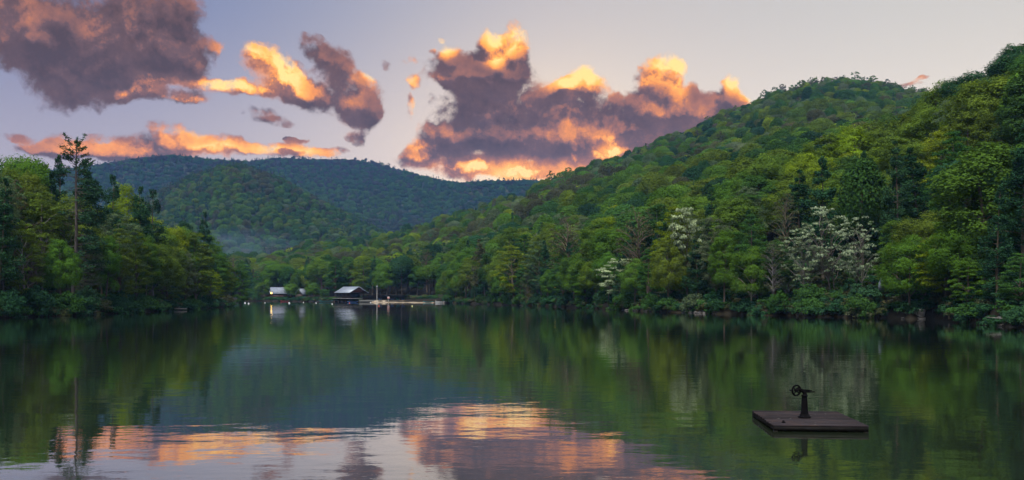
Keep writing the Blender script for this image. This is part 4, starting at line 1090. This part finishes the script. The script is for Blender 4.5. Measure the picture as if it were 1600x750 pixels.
GLASS = simple('dark_glass', (.03, .035, .045), .1, (.02, .022, .03), 1, .8)
lodge = house('lodge', 'pale roofed lodge between two round trees on the far shore', 437, 505, 4.6, 3.6, 3.2, 6.6, 6, BRW)
b = MB(); b.box((-1.2, -6.4, .6), (9.5, 3.2, .3)); b.box((-1.2, -7.9, 1.5), (9.5, .08, .9)); b.build('porch', REDW, lodge)
cot = house('cottage', 'small pale gabled cottage half hidden right of the lodge', 471, 503, 1.9, 2.4, 2.8, 5.8, 62, BRW)

def glow_mat(name, c, e):
    m, nt, out = new_mat(name); n = nt.nodes.new('ShaderNodeEmission'); n.inputs[0].default_value = (*c, 1); n.inputs[1].default_value = e
    nt.links.new(n.outputs[0], out.inputs[0]); return m
LAMPY = glow_mat('lamp_glow', (1, .62, .10), 7.0)
def lamp(px, Y, z, label, r=.35, post=True, base=0.0):
    e = empty('lamp', (wx(px, Y), Y, base), 0, label, 'lamp')
    b = MB(); b.tube([(0, 0, 0), (0, 0, z - r)], .06, 6); b.build('post', DARKW, e)
    b = MB(); b.lathe([(0, -r), (r * .7, -r * .7), (r, 0), (r * .7, r * .7), (0, r)], (0, 0, z), 8); b.build('globe', LAMPY, e, True)
    b = MB(); b.lathe([(r * .9, 0), (r * .5, .12), (0, .16)], (0, 0, z + r * .9), 8); b.build('cap', DARKW, e)
lamp(424, 488, 3.7, 'lit yellow lamp in front of the lodge on the far shore', .42, base=.8)
lamp(867, 268, 4.2, 'tiny lit lamp among dark trees on the right bank', .12, base=1.4)

# mast on the beach
e = empty('light_mast', (wx(589, 408), 408, 0), 0, 'tall pale mast at the water beside the boathouse', 'mast')
b = MB(); b.tube([(0, 0, -1), (0, 0, 7.3)], [.16, .11], 8); b.build('pole', PALEW, e)
b = MB(); b.box((0, 0, 7.45), (.5, .3, .3)); b.build('lamp_head', WHITE, e)

# open shelter along the beach
sx0, sx1, sy = wx(566, 424), wx(636, 412), 420.0
e = empty('beach_shelter', ((sx0 + sx1) / 2, sy, 0), R(-3), 'long low dark open shelter behind the sandy beach', 'shelter')
hl = (sx1 - sx0) / 2
b = MB(); b.box((0, 0, 3.55), (2 * hl, 4.2, .16)); b.box((0, -2.0, 3.42), (2 * hl, .14, .1)); b.build('roof', BRW, e)
for k in np.linspace(-hl + .3, hl - .3, 8):
    for yy in (-1.8, 1.8): b = MB(); b.box((k, yy, 2.3), (.16, .16, 2.3)); b.build('post', BRW, e)
b = MB(); b.box((0, 1.95, 2.2), (2 * hl - .4, .08, 2.0)); b.build('back_wall', BRW, e)
b = MB(); b.box((0, 0, .55), (2 * hl + .6, 5.0, 1.1)); b.build('floor_slab', CONC, e)
# sand
sand = simple('sand', (.31, .25, .18), .95, (.22, .18, .13), 1.5)
P = []
for px_ in np.linspace(572, 694, 40):
    f = (px_ - 572) / 122; ys = float(shoreY(px_)) - .5; dep = 4 + 5 * f * (1 - f * .6)
    P.append([(wx(px_, ys + k * dep), ys + k * dep, -.12 + .85 * k ** .8 + .18) for k in np.linspace(0, 1, 8)])
tag(grid_mesh('beach', np.array(P), sand))

# white swimming dock
e = empty('swimming_dock', (wx(693, 383), 383, 0), R(4), 'white floating dock at the right end of the sandy beach', 'dock')
for k, x in enumerate((-1.85, 1.6)):
    b = MB(); b.box((x, 0, .35 + .1 * k), (3.2, 2.2, .3)); b.build('deck', WHITE, e)
    b = MB(); b.box((x, 0, .1), (3.0, 2.0, .28)); b.build('float', PALEW, e)
for x in (-3.3, -.2, 3.1):
    b = MB(); b.tube([(x, 1.15, -.8), (x, 1.15, 1.35)], .08, 6); b.build('mooring_post', PALEW, e)
# life ring board
e = empty('life_ring_stand', (wx(607, 407), 407, .3), 0, 'white board with an orange life ring on the beach', 'life ring')
b = MB(); b.box((0, 0, .7), (.12, .12, 1.6)); b.build('post', WHITE, e)
b = MB(); b.box((0, -.1, 1.75), (.95, .06, 1.1)); b.build('board', WHITE, e)
ORANGE = simple('orange', (.72, .13, .03), .5, (.6, .1, .03))
b = MB(); b.tube([(.36 * math.cos(t), -.18, 1.75 + .36 * math.sin(t)) for t in np.linspace(0, 6.2832, 17)], .09, 6, cap=False); b.build('ring', ORANGE, e, True)

# small boats
def canoe(name, label, cat, px, Y, col_, L=4.6, rot=0, z=.12, Wd=.42, group=None):
    e = empty(name, (wx(px, Y), Y, z), R(rot), label, cat, group)
    xs = np.linspace(-1, 1, 15); P = []
    for x in xs:
        w_ = Wd * (1 - abs(x) ** 2.4) + .01; rise = .22 * abs(x) ** 3
        P.append([(x * L / 2, w_ * math.sin(a), rise + .34 - .42 * math.cos(a) ** .8 * (1 - .4 * abs(x) ** 4)) for a in np.linspace(-math.pi / 2, math.pi / 2, 9)])
    P = np.array(P); n, m_ = P.shape[:2]; i, j = np.meshgrid(np.arange(n - 1), np.arange(m_ - 1), indexing='ij')
    q = np.stack([i*m_+j, (i+1)*m_+j, (i+1)*m_+j+1, i*m_+j+1], -1).reshape(-1, 4); b = MB(); b.add(P.reshape(-1, 3), q); b.build('hull', col_, e, True)
    for x in (-.25, .3): b = MB(); b.box((x * L, 0, .26), (.25, Wd * 1.6, .04)); b.build('seat', BRW, e)
    b = MB()
    for s_ in (-1, 1): b.tube([(x * L / 2, s_ * (Wd * (1 - abs(x) ** 2.4) + .01), .22 * abs(x) ** 3 + .36) for x in xs], .03, 4)
    b.build('gunwale', BRW, e)
TEAL = simple('teal', (.03, .30, .30), .45, (.02, .22, .24)); REDP = simple('red', (.45, .04, .04), .45, (.35, .03, .03)); BLUE = simple('blue', (.05, .16, .42), .45, (.04, .12, .32))
canoe('canoe', 'teal canoe drawn up at the shore left of the boathouse', 'canoe', 509, 432, TEAL, 6.5, 10, .25, .75)
canoe('rowing_boat', 'red boat on the water in front of the lodge', 'boat', 445, 452, REDP, 4.4, 15, .12, .6)
canoe('kayak', 'blue kayak on the water before the boathouse deck', 'kayak', 551, 402, BLUE, 4.8, 4, .1, .5)
canoe('kayak', 'teal kayak at the right end of the sandy beach', 'kayak', 669, 390, TEAL, 4.6, -12, .2, .6)
# racks of kayaks in the shelter
for k, (px_, c) in enumerate([(594, BLUE), (613, BLUE), (622, TEAL), (630, BLUE)]):
    canoe('kayak', ['blue kayak lying under the beach shelter nearest the mast', 'blue kayak in the beach shelter behind the life ring', 'teal kayak stored under the beach shelter', 'blue kayak at the right end of the beach shelter'][k], 'kayak', px_, 419, c, 2.6, 60, 1.25, .4)
# buoys
def buoy(px, py, label, mat, r=.28, Y=None):
    r *= .66
    Y = Y or CAMH * F / (py - HOR); e = empty('buoy', (wx(px, Y), Y, 0), 0, label, 'buoy', 'buoys marking the swimming area')
    b = MB(); b.lathe([(0, -r * .7), (r * .75, -r * .5), (r, .05), (r * .8, r * .7), (r * .3, r), (0, r * 1.02)], (0, 0, 0), 10); b.build('float', mat, e, True)
    b = MB(); b.lathe([(.035, 0), (.09, .03), (.09, .09), (.035, .12)], (0, 0, r), 8); b.build('ring', mat, e)
YEL = simple('pale_yellow', (.6, .6, .25), .5)
for a in [(383, 473.5, 'white buoy nearest the tip of the left bank', WHITE, .55), (388.5, 474.5, 'white buoy second nearest the tip of the left bank', WHITE, .5), (414, 473.2, 'white buoy before the leftmost round tree of the far shore', WHITE, .34), (452, 473.8, 'large white buoy just right of the red boat', WHITE, .62),
          (474, 472.6, 'white buoy below the cottage', WHITE, .32), (494, 473.6, 'white buoy below the rightmost round shade tree', WHITE, .36), (519, 475.2, 'white buoy left of the boathouse reflection', WHITE, .36), (546, 473.6, 'orange buoy below the boathouse deck', ORANGE, .3), (579, 472.9, 'white buoy between boathouse and mast', WHITE, .36),
          (592, 478.2, 'orange buoy below the mast', ORANGE, .24), (644, 478.4, 'pale yellow buoy off the sandy beach', YEL, .3)]: buoy(*a)

# ------------------------------------------------------------------ stones and drift wood on the banks
STONE = simple('stone', (.14, .13, .13), .9, (.07, .066, .064), 2.2, .2, bump=.06)
def rock(name, label, X, Y, z, size, seed, cat='rock', group=None):
    r = np.random.default_rng(seed); n, m_ = 12, 18; P = []
    ph = r.uniform(0, 6.28, 6)
    for i in range(n + 1):
        a = math.pi * i / n
        for j in range(m_):
            t = 2 * math.pi * j / m_; d = np.array([math.sin(a) * math.cos(t), math.sin(a) * math.sin(t), math.cos(a)])
            k = 1 + .13 * math.sin(3 * d[0] + ph[0]) + .12 * math.sin(4 * d[1] + ph[1]) + .1 * math.sin(5 * d[2] + ph[2]) + .05 * math.sin(9 * d[0] + 7 * d[1] + ph[3])
            P.append(np.sign(d) * np.abs(d) ** .8 * k * np.array(size) / 2)
    q = [(i*m_+j, i*m_+(j+1)%m_, (i+1)*m_+(j+1)%m_, (i+1)*m_+j) for i in range(n) for j in range(m_)]
    b = MB(); b.add(np.array(P), q); o = b.build(name, STONE, None, True); o.location = (X, Y, z); tag(o, label, cat, group)
Yb = float(shoreY(1437)) + .6
rock('boulder', 'large grey boulder alone on the bare bank of the right shore', wx(1437, Yb), Yb, .62, (1.45, 1.2, 1.5), 3, 'boulder')
lab = ['pale stone at the waterline under shrubs, left end of its row', 'pale stone at the waterline, second in its row under shrubs', 'pale flat stone at the waterline, middle of its row', 'small pale stone at the waterline right of the middle one', 'pale stone at the waterline, right end of its row', 'flat stone at the waterline below the low dogwood, leftmost', 'flat stone at the waterline below the low dogwood, middle', 'flat stone at the waterline below the low dogwood, rightmost']
bo = bpy.data.objects['boulder']; bo.data.materials[0] = simple('pale_stone', (.27, .26, .25), .9, (.16, .155, .15), 2.2, .2, bump=.05)
for k, px_ in enumerate((1070, 1079, 1087, 1094, 1102, 980, 993, 1009)):
    Yp = float(shoreY(px_)) - .3; rock('shore_stone', lab[k], wx(px_, Yp), Yp, .10, (random.uniform(.7, 1.3), .7, random.uniform(.35, .6)), 10 + k, 'stone', 'pale stones at the waterline')
GREYW = simple('drift_wood', (.24, .225, .21), .9, (.14, .13, .12), 3, stretch=(1, 8, 8))
def log(label, p0, p1, r0, r1, stubs=3, seed=0):
    r = np.random.default_rng(seed); b = MB(); p0, p1 = np.array(p0, float), np.array(p1, float); L = np.linalg.norm(p1 - p0)
    pts = p0 + (p1 - p0) * np.linspace(0, 1, 7)[:, None]; pts[1:-1] += r.normal(size=(5, 3)) * L * .015; b.tube(pts, np.linspace(r0, r1, 7), 6)
    o = b.build('fallen_log', GREYW, None, True); tag(o, label, 'log'); 
    for k in range(stubs):
        t = r.uniform(.3, .95); c = p0 + (p1 - p0) * t; d = r.normal(size=3); d[2] = abs(d[2]) * .6; b = MB(); b.tube([c, c + d * .25 * L * .3, c + d * .25 * L * .55], [.05, .035, .015], 4); b.build('branch_stub', GREYW, o)
def lp(px, t, z):
    Y = 200.
    for _ in range(60): Y = .5 * Y + .5 * (float(leftX(Y)) - t) / ((px - 800) / F)
    return (float(leftX(Y)) - t, Y, z)
log('pale bleached log lying in the water off the left bank point', lp(268, .3, .35), lp(292, -2.2, .25), .22, .10, 6, 1)
log('thin bare fallen trunk slanting from the left bank to the water', lp(112, 3.0, 2.4), lp(152, -.6, .25), .13, .05, 7, 2)
def rp(px, t, z): Y = float(shoreY(px)) + t; return (wx(px, Y), Y, z)
log('grey log on the waterline just below the boulder', rp(1408, -.2, .10), rp(1446, -.3, .12), .12, .09, 0, 3)
log('pale log propped over the water at the right edge', rp(1556, .6, .75), rp(1592, -.2, .85), .13, .08, 3, 4)
log('thin grey fallen limb at the right edge of the shore', rp(1560, -.9, .08), rp(1604, .5, .5), .10, .05, 5, 5)
# pointed slab among the shrubs, bench under the trees
Yp = float(shoreY(1377)) + 5; e = MB(); zg = ground_at('right', wx(1377, Yp), Yp)
e.add([(-.5,-.15,0),(.5,-.15,0),(.45,.15,0),(-.45,.15,0),(-.45,-.12,1.0),(.42,-.12,.9),(.38,.1,.9),(-.4,.1,1.0),(-.06,-.05,2.0),(.08,-.05,1.9),(.07,.05,1.9),(-.05,.05,2.0)], [(3,2,1,0),(0,1,5,4),(1,2,6,5),(2,3,7,6),(3,0,4,7),(4,5,9,8),(5,6,10,9),(6,7,11,10),(7,4,8,11),(8,9,10,11)])
SLATE = simple('slate', (.16, .19, .24), .8, (.12, .14, .18), 2)
o = e.build('standing_stone', SLATE); o.location = (wx(1377, Yp), Yp, zg + 2.2); tag(o, 'blue grey pointed stone showing above the shrubs below the dogwoods', 'stone')
Yp = float(shoreY(1583)) + 9; zg = ground_at('right', wx(1583, Yp), Yp)
e = empty('bench', (wx(1583, Yp), Yp, zg), R(-20), 'blue grey bench under the trees near the right edge', 'bench')
b = MB(); b.box((0, 0, .48), (1.8, .42, .06)); b.build('seat', SLATE, e); b = MB(); b.box((0, .24, .85), (1.8, .05, .4)); b.build('backrest', SLATE, e)
for s_ in (-.7, .7): b = MB(); b.box((s_, 0, .22), (.08, .4, .46)); b.build('leg', DARKW, e); b = MB(); b.box((s_, .24, .55), (.07, .05, .3)); b.build('back_post', DARKW, e)
# ------------------------------------------------------------------ labels of the individual trees and shrubs
FORM = {'round': 'rounded broadleaf tree', 'oval': 'tall oval broadleaf tree', 'layered': 'layered broadleaf tree', 'airy': 'airy thin-leaved tree', 'twiggy': 'sparse twiggy tree', 'pine': 'pine', 'hemlock': 'drooping hemlock', 'blossom': 'white-flowering tree', 'snowy': 'densely white-flowering tree', 'deadpine': 'dead pine'}
CATS = {'pine': 'pine tree', 'hemlock': 'conifer', 'deadpine': 'pine tree', 'blossom': 'flowering tree', 'snowy': 'flowering tree'}
ORD = ['first', 'second', 'third', 'fourth', 'fifth', 'sixth', 'seventh', 'eighth', 'ninth', 'tenth', 'eleventh', 'twelfth', 'thirteenth', 'fourteenth', 'fifteenth', 'sixteenth', 'seventeenth', 'eighteenth', 'nineteenth', 'twentieth']
def colpx(q): return 800 + F * q['X'] / q['Y']
def place(q, shrub_=False):
    px = colpx(q)
    if q['zone'] == 'left':
        return 'left of the dead pine' if px < 104 else 'right of the dead pine' if px < 235 else 'near the left bank point'
    for lim, s in ((432, 'beside the lodge'), (500, 'behind the cottage'), (585, 'behind the boathouse'), (695, 'behind the beach'), (800, 'just past the beach'), (930, 'past the beach dock'), (1030, 'around the low dogwood'), (1130, 'around the tall dogwood'), (1222, 'left of the dogwood cluster'), (1372, 'around the dogwood cluster'), (1470, 'above the boulder'), (3000, 'at the right edge')):
        if px < lim: return s
def row(q):
    t = q.get('t', 1)
    return 'waterside' if t < 7 else 'second-row' if t < 18 else 'upslope'
groups = {}
for q in keep:
    if q['label']: tag(q['obj'], q['label'], CATS.get(q['proto'], 'tree')); continue
    c = '' if q['proto'] in ('blossom', 'snowy') else q['colour'] + ' '
    groups.setdefault(f"{row(q)} {c}{FORM[q['proto']]} {place(q)}", []).append(q)
for base, qs in groups.items():
    qs.sort(key=colpx)
    for i, q in enumerate(qs):
        lab = base if len(qs) == 1 else f"{base}, {'leftmost' if i == 0 else 'rightmost' if i == len(qs) - 1 else ORD[i] + ' from left'}"
        tag(q['obj'], lab, CATS.get(q['proto'], 'tree'), 'trees of the left bank' if q['zone'] == 'left' else 'trees of the right bank and far shore')
groups = {}
for q in SHRUBS:
    q['t'] = 0
    groups.setdefault(f"{q['colour']} shrub on the waterline {place(q)}", []).append(q)
for base, qs in groups.items():
    qs.sort(key=colpx)
    for i, q in enumerate(qs):
        lab = base if len(qs) == 1 else f"{base}, {'leftmost' if i == 0 else 'rightmost' if i == len(qs) - 1 else ORD[min(i, 19)] + ' from left'}"
        tag(q['obj'], lab, 'shrub', 'shrubs along the waterline')
